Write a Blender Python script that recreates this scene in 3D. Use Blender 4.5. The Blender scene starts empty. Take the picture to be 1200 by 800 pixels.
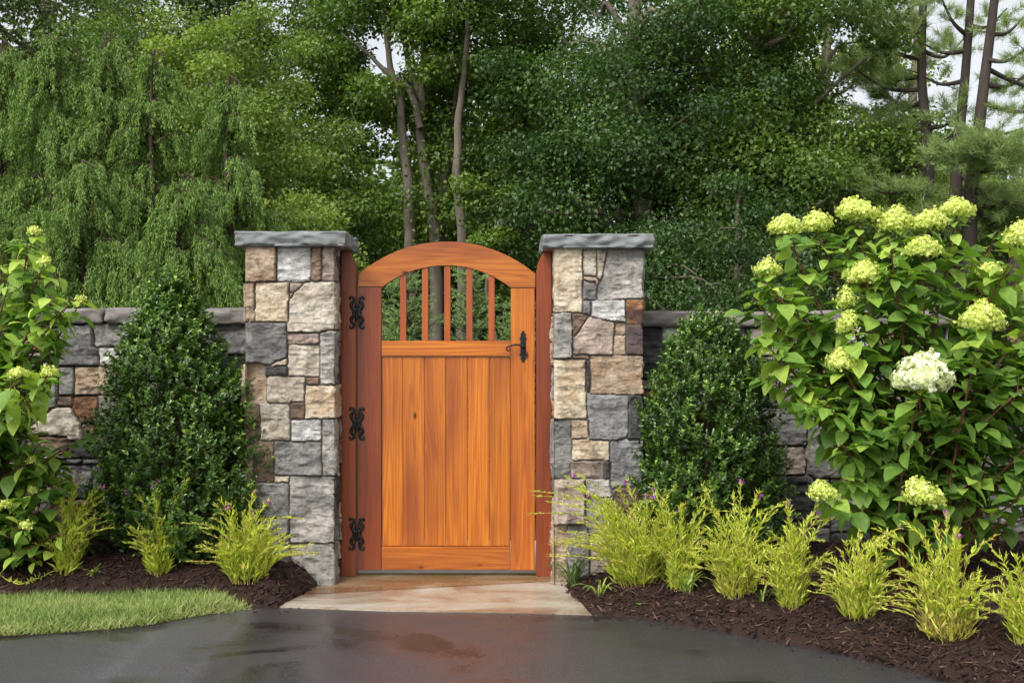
import bpy, bmesh, math, random
import numpy as np
from mathutils import Vector, Matrix, noise as mnoise
R = math.radians
random.seed(7)
rng = np.random.default_rng(7)

# ------------------------------------------------------------------ camera, world, light, exposure
scene = bpy.context.scene
COL = scene.collection
FPX, CAMZ = 1500.0, 1.5
cam_d = bpy.data.cameras.new('camera'); cam_d.lens = 45.0; cam_d.sensor_width = 36.0
cam_d.clip_start = 0.05; cam_d.clip_end = 2000
cam = bpy.data.objects.new('camera', cam_d); COL.objects.link(cam)
cam.location = (0, 0, CAMZ); cam.rotation_euler = (R(90), 0, 0)
scene.camera = cam
world = bpy.data.worlds.new('World'); scene.world = world; world.use_nodes = True
wn = world.node_tree.nodes; wl = world.node_tree.links
bg = wn['Background']; bg.inputs['Strength'].default_value = 0.15
sky = wn.new('ShaderNodeTexSky'); sky.sky_type = 'NISHITA'; sky.sun_disc = False
SUN_EL, SUN_AZ = R(50), R(212)
sky.sun_elevation = SUN_EL; sky.sun_rotation = SUN_AZ
sky.air_density = 1.0; sky.dust_density = 4.0; sky.ozone_density = 1.0
hs = wn.new('ShaderNodeHueSaturation'); hs.inputs['Saturation'].default_value = 0.22
wl.new(sky.outputs[0], hs.inputs['Color']); wl.new(hs.outputs[0], bg.inputs['Color'])
sd = bpy.data.lights.new('sun', 'SUN'); sd.energy = 1.35; sd.angle = R(25); sd.color = (1.0, 0.96, 0.9)
sun = bpy.data.objects.new('sun', sd); COL.objects.link(sun)
# direction to the sun: azimuth clockwise from +Y
sv = Vector((math.sin(SUN_AZ)*math.cos(SUN_EL), math.cos(SUN_AZ)*math.cos(SUN_EL), math.sin(SUN_EL)))
sun.rotation_euler = (-sv).to_track_quat('-Z', 'Y').to_euler()
sun.location = sv*30
scene.view_settings.view_transform = 'Standard'; scene.view_settings.look = 'None'
scene.view_settings.gamma = 1.0; scene.view_settings.use_curve_mapping = False
scene.view_settings.exposure = 0.64
scene.render.engine = 'CYCLES'
scene.cycles.max_bounces = 6; scene.cycles.diffuse_bounces = 3; scene.cycles.glossy_bounces = 2
scene.cycles.transmission_bounces = 3; scene.cycles.transparent_max_bounces = 4

def W(px, py, Y):
    return Vector(((px-600)/FPX*Y, Y, CAMZ-(py-400)/FPX*Y))

# ------------------------------------------------------------------ scene-object helpers
def tag(o, label=None, cat=None, group=None, kind=None):
    if label: o['label'] = label
    if cat: o['category'] = cat
    if group: o['group'] = group
    if kind: o['kind'] = kind
    return o
def empty(name, loc, label, cat, group=None):
    o = bpy.data.objects.new(name, None); COL.objects.link(o); o.location = loc
    o.empty_display_size = 0.2
    return tag(o, label, cat, group)
def link(name, me, mat, parent=None):
    o = bpy.data.objects.new(name, me); COL.objects.link(o)
    if mat and not me.materials: me.materials.append(mat)
    if parent:
        o.parent = parent
        # geometry is always made in world space: undo the parents' offsets
        off = Vector((0, 0, 0)); p = parent
        while p: off += Vector(p.location); p = p.parent
        o.location = -off
    return o

class Buf:
    """collects vertices and faces (any size) with one float per face"""
    def __init__(s): s.v=[]; s.n=0; s.f=[]; s.ft=[]; s.t=[]
    def add(s, V, F, T=0.5):
        V = np.asarray(V, float).reshape(-1, 3); F = np.asarray(F, int)
        s.v.append(V); s.f.append((F+s.n)); s.n += len(V)
        s.t.append(np.full(len(F), T) if np.isscalar(T) else np.asarray(T, float))
    def inst(s, TV, TF, M, P, T):
        """template TV,TF; M (N,3,3) columns = axes; P (N,3); T (N,)"""
        N = len(P)
        if N == 0: return
        V = np.einsum('nij,kj->nki', M, TV) + P[:, None, :]
        K = len(TV)
        F = TF[None] + (np.arange(N)*K)[:, None, None]
        s.add(V.reshape(-1, 3), F.reshape(-1, TF.shape[1]), np.repeat(T, len(TF)))
    def tube(s, pts, rad, sides=6, T=0.5, cap=True):
        pts = np.asarray(pts, float); n = len(pts)
        rad = np.full(n, rad) if np.isscalar(rad) else np.asarray(rad, float)
        d = np.gradient(pts, axis=0); d /= np.linalg.norm(d, axis=1)[:, None]+1e-9
        ref = np.array([0.31, 0.2, 1.0]) if abs(d[0][2]) < 0.9 else np.array([1.0, 0.2, 0.1])
        a = np.cross(d, ref); a /= np.linalg.norm(a, axis=1)[:, None]+1e-9
        b = np.cross(d, a)
        th = np.linspace(0, 2*np.pi, sides, endpoint=False)
        V = pts[:, None]+rad[:, None, None]*(np.cos(th)[None, :, None]*a[:, None]+np.sin(th)[None, :, None]*b[:, None])
        F = [(i*sides+j, i*sides+(j+1) % sides, (i+1)*sides+(j+1) % sides, (i+1)*sides+j) for i in range(n-1) for j in range(sides)]
        s.add(V.reshape(-1, 3), F, T)
        if cap:
            c = pts[-1]; base = V[-1]
            s.add(np.vstack([base, c+d[-1]*rad[-1]]), [(j, (j+1) % sides, sides) for j in range(sides)], T)
    def mesh(s, name, smooth=False, attr=True):
        me = bpy.data.meshes.new(name)
        V = np.vstack(s.v); me.vertices.add(len(V)); me.vertices.foreach_set('co', V.ravel())
        loops = np.concatenate([f.ravel() for f in s.f])
        tot = np.concatenate([np.full(len(f), f.shape[1]) for f in s.f])
        me.loops.add(len(loops)); me.loops.foreach_set('vertex_index', loops.astype(np.int32))
        me.polygons.add(len(tot))
        st = np.concatenate([[0], np.cumsum(tot)[:-1]])
        me.polygons.foreach_set('loop_start', st.astype(np.int32))
        me.polygons.foreach_set('loop_total', tot.astype(np.int32))
        if smooth: me.polygons.foreach_set('use_smooth', np.ones(len(tot), bool))
        me.update(calc_edges=True)
        if attr:
            a = me.attributes.new('tint', 'FLOAT', 'FACE'); a.data.foreach_set('value', np.concatenate(s.t).astype(np.float32))
        return me
    def link(s, name, mat, parent=None, smooth=False):
        return link(name, s.mesh(name, smooth), mat, parent)

def frames(d, up, roll=0.0):
    """leaf frames: columns side, length direction, normal"""
    d = d/(np.linalg.norm(d, axis=1)[:, None]+1e-9)
    s_ = np.cross(d, up); s_ /= np.linalg.norm(s_, axis=1)[:, None]+1e-9
    n = np.cross(s_, d)
    return np.stack([s_, d, n], axis=2)
def rdir(n):
    v = rng.normal(size=(n, 3)); return v/np.linalg.norm(v, axis=1)[:, None]

# ------------------------------------------------------------------ materials
def nt(name):
    m = bpy.data.materials.new(name); m.use_nodes = True
    t = m.node_tree; return m, t.nodes, t.links, t.nodes['Principled BSDF'], t.nodes['Material Output']
def ramp(N, stops, interp='LINEAR'):
    r = N.new('ShaderNodeValToRGB'); e = r.color_ramp.elements; r.color_ramp.interpolation = interp
    while len(e) < len(stops): e.new(0.5)
    for k, (p, c) in enumerate(stops): e[k].position = p; e[k].color = (*c, 1) if len(c) == 3 else c
    return r
def texco(N, L, scale=(1, 1, 1), kind='Object', rnd=False):
    tc = N.new('ShaderNodeTexCoord'); mp = N.new('ShaderNodeMapping'); mp.inputs['Scale'].default_value = scale
    L.new(tc.outputs[kind], mp.inputs['Vector'])
    if rnd:
        oi = N.new('ShaderNodeObjectInfo'); mu = N.new('ShaderNodeMath'); mu.operation = 'MULTIPLY'; mu.inputs[1].default_value = 47.0
        L.new(oi.outputs['Random'], mu.inputs[0]); L.new(mu.outputs[0], mp.inputs['Location'])
    return mp
def noisetex(N, L, vec, scale, detail=4, rough=0.6, dist=0):
    n = N.new('ShaderNodeTexNoise'); n.inputs['Scale'].default_value = scale; n.inputs['Detail'].default_value = detail
    n.inputs['Roughness'].default_value = rough; n.inputs['Distortion'].default_value = dist
    L.new(vec.outputs[0], n.inputs['Vector']); return n
def bump(N, L, h, bs, strength, dist=0.01):
    b = N.new('ShaderNodeBump'); b.inputs['Strength'].default_value = strength; b.inputs['Distance'].default_value = dist
    L.new(h, b.inputs['Height']); L.new(b.outputs[0], bs.inputs['Normal']); return b
def mixc(N, L, fac, a, b, mode='MIX'):
    m = N.new('ShaderNodeMix'); m.data_type = 'RGBA'; m.blend_type = mode
    for inp, v in ((m.inputs[0], fac), (m.inputs[6], a), (m.inputs[7], b)):
        if hasattr(v, 'is_linked') or hasattr(v, 'links'): L.new(v, inp)
        elif isinstance(v, (int, float)): inp.default_value = v
        else: inp.default_value = (*v, 1)
    return m.outputs[2]

def leafmat(name, cols, rough=0.42, trans=0.3, spec=0.45, blotch=False):
    m, N, L, bs, out = nt(name)
    at = N.new('ShaderNodeAttribute'); at.attribute_name = 'tint'
    k = len(cols)-1
    r = ramp(N, [(i/k, c) for i, c in enumerate(cols)])
    L.new(at.outputs['Fac'], r.inputs[0])
    col_ = r.outputs[0]
    if blotch:
        bn_ = noisetex(N, L, texco(N, L), 38, 4, .65); br_ = ramp(N, [(.35, (.72, .74, .62)), (.55, (1, 1, 1)), (.75, (1.22, 1.12, 1.0))]); L.new(bn_.outputs[0], br_.inputs[0])
        col_ = mixc(N, L, 1.0, r.outputs[0], br_.outputs[0], 'MULTIPLY')
        wv = noisetex(N, L, texco(N, L), 90, 3, .6); bump(N, L, wv.outputs[0], bs, .5, .004)
    L.new(col_, bs.inputs['Base Color'])
    bs.inputs['Roughness'].default_value = rough; bs.inputs['Specular IOR Level'].default_value = spec
    if trans > 0:
        tr = N.new('ShaderNodeBsdfTranslucent')
        c2 = mixc(N, L, 1.0, r.outputs[0], (1.25, 1.35, 0.6), 'MULTIPLY'); L.new(c2, tr.inputs['Color'])
        mx = N.new('ShaderNodeMixShader'); mx.inputs[0].default_value = trans
        L.new(bs.outputs[0], mx.inputs[1]); L.new(tr.outputs[0], mx.inputs[2]); L.new(mx.outputs[0], out.inputs['Surface'])
    return m
def barkmat(name, c1, c2, sc=6):
    m, N, L, bs, out = nt(name)
    v = texco(N, L, (1, 1, 0.22)); n = noisetex(N, L, v, sc, 8, 0.7)
    n2 = noisetex(N, L, texco(N, L), 1.3, 3)
    r = ramp(N, [(0.35, c1), (0.62, c2)]); L.new(n.outputs[0], r.inputs[0])
    L.new(mixc(N, L, n2.outputs[0], r.outputs[0], tuple(x*0.7 for x in c1)), bs.inputs['Base Color'])
    bs.inputs['Roughness'].default_value = 0.9
    bump(N, L, n.outputs[0], bs, 0.8, 0.03); return m

def wood(name, light, mid, dark, axis='Z', rough=0.36):
    m, N, L, bs, out = nt(name)
    sc = {'Z': (11, 11, 0.42), 'X': (0.42, 11, 11)}[axis]
    v = texco(N, L, sc, rnd=True)
    n = noisetex(N, L, v, 1.0, 2, 0.4, 0.25)
    mu = N.new('ShaderNodeMath'); mu.operation = 'MULTIPLY'; mu.inputs[1].default_value = 90
    L.new(n.outputs[0], mu.inputs[0])
    si = N.new('ShaderNodeMath'); si.operation = 'SINE'; L.new(mu.outputs[0], si.inputs[0])
    fsc = {'Z': (105, 105, 1.6), 'X': (1.6, 105, 105)}[axis]
    fv = texco(N, L, fsc, rnd=True); fn = noisetex(N, L, fv, 1.0, 4, 0.6)
    add = N.new('ShaderNodeMath'); add.operation = 'MULTIPLY_ADD'; add.inputs[1].default_value = 0.10; add.inputs[2].default_value = 0.09
    L.new(si.outputs[0], add.inputs[0])
    a2 = N.new('ShaderNodeMath'); a2.operation = 'MULTIPLY_ADD'; a2.inputs[1].default_value = 0.80; L.new(fn.outputs[0], a2.inputs[0]); L.new(add.outputs[0], a2.inputs[2])
    r = ramp(N, [(0.2, light), (0.5, mid), (0.85, dark)]); L.new(a2.outputs[0], r.inputs[0])
    # blotchy stain: real tone differences in the boards
    bsc = {'Z': (7, 7, 1.1), 'X': (1.1, 7, 7)}[axis]
    bn = noisetex(N, L, texco(N, L, bsc, rnd=True), 1.0, 3, 0.5)
    br = ramp(N, [(0.42, (0, 0, 0)), (0.72, (1, 1, 1))]); L.new(bn.outputs[0], br.inputs[0])
    c = mixc(N, L, br.outputs[0], r.outputs[0], mixc(N, L, 0.75, r.outputs[0], tuple(x*0.9 for x in dark)))
    oi = N.new('ShaderNodeObjectInfo')
    vr = ramp(N, [(0, (0.86, 0.82, 0.8)), (1, (1.12, 1.1, 1.05))]); L.new(oi.outputs['Random'], vr.inputs[0])
    c = mixc(N, L, 1.0, c, vr.outputs[0], 'MULTIPLY')
    # knots
    vo = N.new('ShaderNodeTexVoronoi'); vo.inputs['Scale'].default_value = 1.0
    L.new(texco(N, L, {'Z': (7, 7, 3.2), 'X': (3.2, 7, 7)}[axis], rnd=True).outputs[0], vo.inputs['Vector'])
    kr = ramp(N, [(0.035, (1, 1, 1)), (0.10, (0, 0, 0))]); L.new(vo.outputs['Distance'], kr.inputs[0])
    c = mixc(N, L, kr.outputs[0], c, tuple(x*0.22 for x in dark))
    L.new(c, bs.inputs['Base Color'])
    rr = ramp(N, [(0.3, (rough-.06,)*3), (0.8, (rough+.16,)*3)]); L.new(bn.outputs[0], rr.inputs[0]); L.new(rr.outputs[0], bs.inputs['Roughness'])
    bs.inputs['Specular IOR Level'].default_value = 0.5
    bs.inputs['Coat Weight'].default_value = .25; bs.inputs['Coat Roughness'].default_value = .22
    bump(N, L, a2.outputs[0], bs, 0.25, 0.002)
    return m
ORL, ORM, ORD = (0.64, 0.235, 0.020), (0.50, 0.145, 0.011), (0.23, 0.040, 0.005)
WOOD_Z = wood('cedar_honey_upright', ORL, ORM, ORD, 'Z')
WOOD_X = wood('cedar_honey_level', ORL, ORM, ORD, 'X')
RED_Z = wood('cedar_russet_upright', (0.27, 0.060, 0.014), (0.21, 0.042, 0.010), (0.10, 0.018, 0.006), 'Z')
POST_Z = wood('cedar_post', (0.30, 0.064, 0.010), (0.24, 0.047, 0.008), (0.13, 0.023, 0.006), 'Z', 0.42)
BAL_Z = wood('cedar_baluster', (0.46, 0.12, 0.018), (0.38, 0.085, 0.014), (0.24, 0.045, 0.010), 'Z')

m, N, L, bs, out = nt('black_iron'); IRON = m
bs.inputs['Base Color'].default_value = (0.012, 0.012, 0.013, 1); bs.inputs['Roughness'].default_value = 0.42; bs.inputs['Metallic'].default_value = 0.3
bump(N, L, noisetex(N, L, texco(N, L), 220, 3).outputs[0], bs, 0.35, 0.001)

def stone_attr_mat():
    m, N, L, bs, out = nt('fieldstone')
    at = N.new('ShaderNodeAttribute'); at.attribute_name = 'stone_colour'
    n = noisetex(N, L, texco(N, L), 22, 8, 0.72)
    n3 = noisetex(N, L, texco(N, L, (1, 1, 1.6)), 130, 5, 0.75)
    r = ramp(N, [(0.3, (0.55, 0.54, 0.52)), (0.5, (0.98, 0.98, 0.98)), (0.7, (1.28, 1.27, 1.25))]); L.new(n.outputs[0], r.inputs[0])
    c = mixc(N, L, 1.0, at.outputs['Color'], r.outputs[0], 'MULTIPLY')
    r3 = ramp(N, [(0.3, (0.62, 0.6, 0.58)), (0.55, (1.05, 1.05, 1.05))]); L.new(n3.outputs[0], r3.inputs[0])
    c = mixc(N, L, 0.75, c, r3.outputs[0], 'MULTIPLY')
    # dark iron / lichen stains of their own shape
    st = noisetex(N, L, texco(N, L, (1, 1, 0.6)), 7.5, 5, 0.65, 0.8)
    sr = ramp(N, [(0.56, (0, 0, 0)), (0.7, (0.55, 0.55, 0.55))]); L.new(st.outputs[0], sr.inputs[0])
    c = mixc(N, L, sr.outputs[0], c, (0.07, 0.06, 0.055))
    L.new(c, bs.inputs['Base Color']); bs.inputs['Roughness'].default_value = 0.82; bs.inputs['Specular IOR Level'].default_value = 0.3
    b = N.new('ShaderNodeMath'); b.operation = 'ADD'; L.new(n.outputs[0], b.inputs[0]); L.new(n3.outputs[0], b.inputs[1])
    bump(N, L, b.outputs[0], bs, 0.9, 0.010)
    return m
STONE = stone_attr_mat()
def slate(name, c1, c2):
    m, N, L, bs, out = nt(name)
    n = noisetex(N, L, texco(N, L, (1, 1, 2.2)), 9, 8, 0.7, 0.3); n2 = noisetex(N, L, texco(N, L), 2.2, 3)
    r = ramp(N, [(0.3, c1), (0.7, c2)]); L.new(n.outputs[0], r.inputs[0])
    c = mixc(N, L, 0.5, r.outputs[0], mixc(N, L, n2.outputs[0], (0.6, 0.6, 0.6), (1.3, 1.25, 1.15)), 'MULTIPLY')
    L.new(c, bs.inputs['Base Color']); bs.inputs['Roughness'].default_value = 0.7
    bump(N, L, n.outputs[0], bs, 0.8, 0.012); return m
SLATE = slate('blue_slate', (0.13, 0.145, 0.15), (0.27, 0.285, 0.29))
WCAP = slate('weathered_slate', (0.11, 0.10, 0.095), (0.27, 0.245, 0.23))

# ------------------------------------------------------------------ stone relief
TBL = rng.random((256, 256))
def vn(x, y):
    xi = np.floor(x).astype(int); yi = np.floor(y).astype(int); fx = x-xi; fy = y-yi
    fx = fx*fx*(3-2*fx); fy = fy*fy*(3-2*fy)
    g = lambda a, b: TBL[a & 255, b & 255]
    return (g(xi, yi)*(1-fx)+g(xi+1, yi)*fx)*(1-fy)+(g(xi, yi+1)*(1-fx)+g(xi+1, yi+1)*fx)*fy
def fbm(x, y, o=4, ridge=False):
    s = 0; a = 1; t = 0
    for k in range(o):
        v = vn(x+k*17.3, y+k*31.7)
        if ridge: v = 1-np.abs(2*v-1)
        s = s+a*v; t += a; a *= 0.55; x = x*2.03; y = y*2.03
    return s/t
def inpoly(U, Z, P):
    m = np.zeros(U.shape, bool); n = len(P)
    for i in range(n):
        x1, y1 = P[i]; x2, y2 = P[(i+1) % n]
        if y1 == y2: continue
        c = ((y1 > Z) != (y2 > Z)) & (U < (x2-x1)*(Z-y1)/(y2-y1)+x1); m ^= c
    return m
PAL = {'tan': ((.50, .39, .28), (.38, .26, .17)), 'cream': ((.66, .56, .42), (.52, .39, .25)), 'white': ((.68, .67, .64), (.48, .47, .45)),
       'beige': ((.58, .52, .43), (.44, .37, .29)), 'grey': ((.29, .28, .265), (.165, .163, .16)), 'dark': ((.12, .12, .12), (.06, .06, .06)),
       'blue': ((.30, .30, .30), (.19, .19, .195)), 'brown': ((.25, .17, .12), (.14, .095, .07)), 'rust': ((.34, .17, .08), (.10, .06, .05)),
       'pink': ((.45, .36, .31), (.32, .25, .21)), 'lgrey': ((.48, .455, .42), (.25, .24, .225)), 'purple': ((.10, .075, .08), (.17, .12, .10)), 'orange': ((.30, .15, .07), (.20, .10, .06))}
KEYS = list(PAL)
def relief(nu, nz, res, stones, wrapfn=None, periodic=False, weights=None, size=(.14, .34, .09, .2), seed=1, joint=.0034, deep=.017):
    """stones: list of (poly, key). returns height (nz,nu) and colour (nz,nu,3)"""
    rs = np.random.default_rng(seed)
    u = (np.arange(nu)+.5)*res; z = (np.arange(nz)+.5)*res
    U, Z = np.meshgrid(u, z)
    wx = (fbm(U*9+3, Z*9)-.5)*.022; wz = (fbm(U*9+40, Z*9+9)-.5)*.022
    ids = np.full((nz, nu), -1); keys = []
    for P, k in stones:
        m_ = inpoly(U+wx*.5, Z+wz*.5, P); ids[m_] = len(keys); keys.append(k)
    def dil(ids, steps):
        for _ in range(steps):
            if not (ids < 0).any(): break
            new = ids.copy()
            for ax, sh in ((0, 1), (0, -1), (1, 1), (1, -1)):
                r_ = np.roll(ids, sh, ax)
                if ax == 0: r_[0 if sh == 1 else -1] = -1
                elif not periodic: r_[:, 0 if sh == 1 else -1] = -1
                new = np.where((new < 0) & (r_ >= 0), r_, new)
            ids = new
        return ids
    if stones: ids = dil(ids, int(.028/res))
    if wrapfn: ids = wrapfn(ids, rs)
    # random packing of what is left
    g = .02; cu = int(nu*res/g)+2; cz = int(nz*res/g)+2
    occ = np.zeros((cz, cu), int)-1
    ci = np.clip((U/g).astype(int), 0, cu-1); cj = np.clip((Z/g).astype(int), 0, cz-1)
    filled = np.zeros((cz, cu)); cnt = np.zeros((cz, cu))
    np.add.at(filled, (cj, ci), ids >= 0); np.add.at(cnt, (cj, ci), 1)
    occ[(filled > cnt*.5)] = -2
    w = np.array([weights.get(k, .3) for k in KEYS]) if weights else np.ones(len(KEYS)); w = w/w.sum()
    for j in range(cz):
        for i in range(cu):
            if occ[j, i] != -1: continue
            a = max(3, int(rs.uniform(size[0], size[1])/g)); b = max(3, int(rs.uniform(size[2], size[3])/g))
            while a > 1 and (i+a > cu or (occ[j, i:i+a] != -1).any()): a -= 1
            if i+a < cu and occ[j, i+a] == -1:
                free = 0
                while i+a+free < cu and free < 5 and occ[j, i+a+free] == -1: free += 1
                if free < 4: a += free
            while b > 1 and (j+b > cz or (occ[j:j+b, i:i+a] != -1).any()): b -= 1
            occ[j:j+b, i:i+a] = len(keys); keys.append(KEYS[rs.choice(len(KEYS), p=w)])
    qi = np.clip(((U+wx*1.2)/g).astype(int), 0, cu-1); qj = np.clip(((Z+wz*1.2)/g).astype(int), 0, cz-1)
    lk = occ[qj, qi]; ids = np.where((ids < 0) & (lk >= 0), lk, ids); ids = dil(ids, 60); ids[ids < 0] = 0
    # distance to the joint
    D = np.full((nz, nu), 99.0)
    for ax, sh in ((0, 1), (0, -1), (1, 1), (1, -1)):
        r_ = np.roll(ids, sh, ax); d_ = r_ != ids
        if ax == 0: d_[0 if sh == 1 else -1] = False
        elif not periodic: d_[:, 0 if sh == 1 else -1] = False
        D[d_] = 0.5
    for _ in range(int(.04/res)):
        for ax, sh in ((0, 1), (0, -1), (1, 1), (1, -1)): D = np.minimum(D, np.roll(D, sh, ax)+1)
        for s1 in (1, -1):
            for s2 in (1, -1): D = np.minimum(D, np.roll(np.roll(D, s1, 0), s2, 1)+1.414)
    D = D*res
    D = D + (fbm(U*35, Z*35)-.5)*.009
    n = len(keys); off = rs.uniform(0, 200, (n, 2)); tilt = rs.normal(0, .035, (n, 2)); push = rs.uniform(-.006, .008, n)
    cen = np.zeros((n, 2)); c_ = np.bincount(ids.ravel(), minlength=n)+1e-6
    cen[:, 0] = np.bincount(ids.ravel(), U.ravel(), n)/c_; cen[:, 1] = np.bincount(ids.ravel(), Z.ravel(), n)/c_
    ou = U+off[ids, 0]; oz = Z+off[ids, 1]
    prof = np.clip((D-joint)/.0065, 0, 1); prof = np.sqrt(1-(1-prof)**2)
    face = (fbm(ou*11, oz*11, 6)-.5)*.026 + (fbm(ou*10, oz*17, 5, True)-.6)*.026
    face = face + (U-cen[ids, 0])*tilt[ids, 0] + (Z-cen[ids, 1])*tilt[ids, 1] + push[ids]
    H = -deep*(1-prof) + face*prof
    c1 = np.array([PAL[k][0] for k in keys])*(rs.uniform(.92, 1.15, n)[:, None]); c2 = np.array([PAL[k][1] for k in keys])
    f = np.clip((fbm(ou*9+5, oz*12, 5)-.42)*4, 0, 1)[..., None]
    C = c1[ids]*(1-f)+c2[ids]*f
    jm = np.clip((joint+.003-D)/.004, 0, 1)[..., None]
    C = C*(1-jm)+np.array([.19, .165, .14])*jm
    return H, C
def grid_mesh(name, P, C, periodic):
    nz, nu = P.shape[:2]
    me = bpy.data.meshes.new(name); me.vertices.add(nz*nu); me.vertices.foreach_set('co', P.reshape(-1))
    idx = np.arange(nz*nu).reshape(nz, nu)
    a = idx[:-1]; b = idx[1:]
    if periodic: a2 = np.roll(a, -1, 1); b2 = np.roll(b, -1, 1)
    else: a2 = a[:, 1:]; b2 = b[:, 1:]; a = a[:, :-1]; b = b[:, :-1]
    F = np.stack([a, a2, b2, b], -1).reshape(-1, 4); nf = len(F)
    me.loops.add(nf*4); me.loops.foreach_set('vertex_index', F.ravel().astype(np.int32)); me.polygons.add(nf)
    me.polygons.foreach_set('loop_start', (np.arange(nf)*4).astype(np.int32)); me.polygons.foreach_set('loop_total', np.full(nf, 4, np.int32))
    me.polygons.foreach_set('use_smooth', np.ones(nf, bool)); me.update(calc_edges=True)
    if C is not None:
        at = me.color_attributes.new('stone_colour', 'FLOAT_COLOR', 'POINT')
        at.data.foreach_set('color', np.concatenate([C.reshape(-1, 3), np.ones((nz*nu, 1))], 1).astype(np.float32).ravel())
    return me

def roughbox(name, x0, x1, y0, y1, z0, z1, mat, parent, r=.02, res=.012, amp=.006, seed=0, chisel=.012):
    """stone slab with rounded, hand-split edges"""
    bm = bmesh.new(); c = Vector(((x0+x1)/2, (y0+y1)/2, (z0+z1)/2)); h = Vector(((x1-x0)/2, (y1-y0)/2, (z1-z0)/2))
    def face(o, du, dv, lu, lv):
        nu = max(2, int(lu/res)); nv = max(2, int(lv/res)); vs = [[bm.verts.new(o+du*(lu*i/nu)+dv*(lv*j/nv)) for i in range(nu+1)] for j in range(nv+1)]
        for j in range(nv):
            for i in range(nu): bm.faces.new((vs[j][i], vs[j][i+1], vs[j+1][i+1], vs[j+1][i]))
    X, Y, Z = Vector((1, 0, 0)), Vector((0, 1, 0)), Vector((0, 0, 1)); a = c-h
    lx, ly, lz = 2*h
    face(a, X, Z, lx, lz); face(a+Y*ly+X*lx, -X, Z, lx, lz); face(a+X*lx, Y, Z, ly, lz); face(a+Y*ly, -Y, Z, ly, lz)
    face(a+Z*lz, X, Y, lx, ly); face(a+Y*ly, X, -Y, lx, ly)
    bmesh.ops.remove_doubles(bm, verts=bm.verts, dist=res*.2)
    ih = Vector((max(h.x-r, 0), max(h.y-r, 0), max(h.z-r, 0)))
    so = Vector((seed*3.1, seed*7.7, seed*1.3))
    for v in bm.verts:
        q = v.co-c; k = Vector((max(-ih.x, min(ih.x, q.x)), max(-ih.y, min(ih.y, q.y)), max(-ih.z, min(ih.z, q.z))))
        d = q-k
        n = d.normalized() if d.length > 1e-6 else Vector((0, 0, 1))
        p = v.co*1.0+so
        f = mnoise.fractal(p*9, 1, 2, 5)*amp
        if abs(n.z) < .75: f += (mnoise.noise(Vector((p.x*13, p.y*13, p.z*28)))-abs(mnoise.noise(Vector((p.x*6, p.y*6, p.z*9))))*1.6)*chisel
        v.co = c+k+n*(min(r, d.length if d.length > 0 else r))+n*f
        v.co.z += mnoise.noise(Vector((p.x*2.5, p.y*2.5, 0)))*amp
    for f in bm.faces: f.smooth = True
    me = bpy.data.meshes.new(name); bm.to_mesh(me); bm.free(); return link(name, me, mat, parent)

# ------------------------------------------------------------------ ground, drive, apron, beds
def edge_l(): return np.array([(-14, 7.0), (-6, 7.12), (-3, 7.2), (-1.75, 7.3), (-1.45, 7.18), (-1.31, 7.2), (-1.2, 7.6), (-1.10, 7.9), (-1.09, 8.4)])
def edge_r(): return np.array([(.26, 8.4), (.27, 8.0), (.34, 7.45), (.44, 7.07), (.75, 6.86), (1.10, 6.60), (1.62, 6.06), (1.93, 5.6), (2.25, 4.9), (2.5, 3.8), (2.6, 2.0)])
EL, ER = edge_l(), edge_r()
def pdist(X, Y, E):
    d = np.full(np.shape(X), 1e9)
    for (ax, ay), (bx, by) in zip(E[:-1], E[1:]):
        vx, vy = bx-ax, by-ay; t = np.clip(((X-ax)*vx+(Y-ay)*vy)/(vx*vx+vy*vy), 0, 1)
        d = np.minimum(d, np.hypot(X-ax-t*vx, Y-ay-t*vy))
    return d
def in_l(X, Y): return inpoly(X, Y, [tuple(p) for p in EL]+[(-1.09, 30), (-14, 30)])
def in_r(X, Y): return inpoly(X, Y, [tuple(p) for p in ER]+[(16, 2.0), (16, 30), (.26, 30)])
def bedz(X, Y):
    X = np.asarray(X, float); Y = np.asarray(Y, float)
    il = in_l(X, Y); ir = in_r(X, Y); d1 = pdist(X, Y, EL); d2 = pdist(X, Y, ER)
    z = np.where(il, .015+.25*(1-np.exp(-d1/.21)), np.where(ir, .015+.2*(1-np.exp(-d2/.45)), -.06-np.minimum(d1, d2)*.5))
    lump = (fbm(X*3+20, Y*3+20, 3)-.5)*.05+(fbm(X*14+20, Y*14+20, 3)-.5)*.028
    return np.where(il | ir, z+lump*np.clip(np.minimum(d1, d2)/.12, 0, 1), np.maximum(z, -.2))
def ground_pt(px, py):
    for Y in np.arange(4.0, 8.3, .01):
        p = W(px, py, Y)
        if Y > 7.66: return Vector((p.x, p.y, float(bedz(p.x, p.y))))
        if p.z <= float(bedz(p.x, p.y)): return Vector((p.x, p.y, p.z))
    return W(px, py, 8.0)

m, N, L, bs, out = nt('leaf_litter_soil'); SOIL = m
n = noisetex(N, L, texco(N, L), 3, 6, .7); r = ramp(N, [(.35, (.025, .035, .012)), (.6, (.05, .075, .02)), (.8, (.075, .06, .03))]); L.new(n.outputs[0], r.inputs[0])
L.new(r.outputs[0], bs.inputs['Base Color']); bs.inputs['Roughness'].default_value = .95; bump(N, L, n.outputs[0], bs, .8, .05)
b = Buf(); b.add([(-300, -60, -.10), (300, -60, -.10), (300, 600, -.10), (-300, 600, -.10)], [(0, 1, 2, 3)])
tag(b.link('ground', SOIL), kind='structure')

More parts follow.
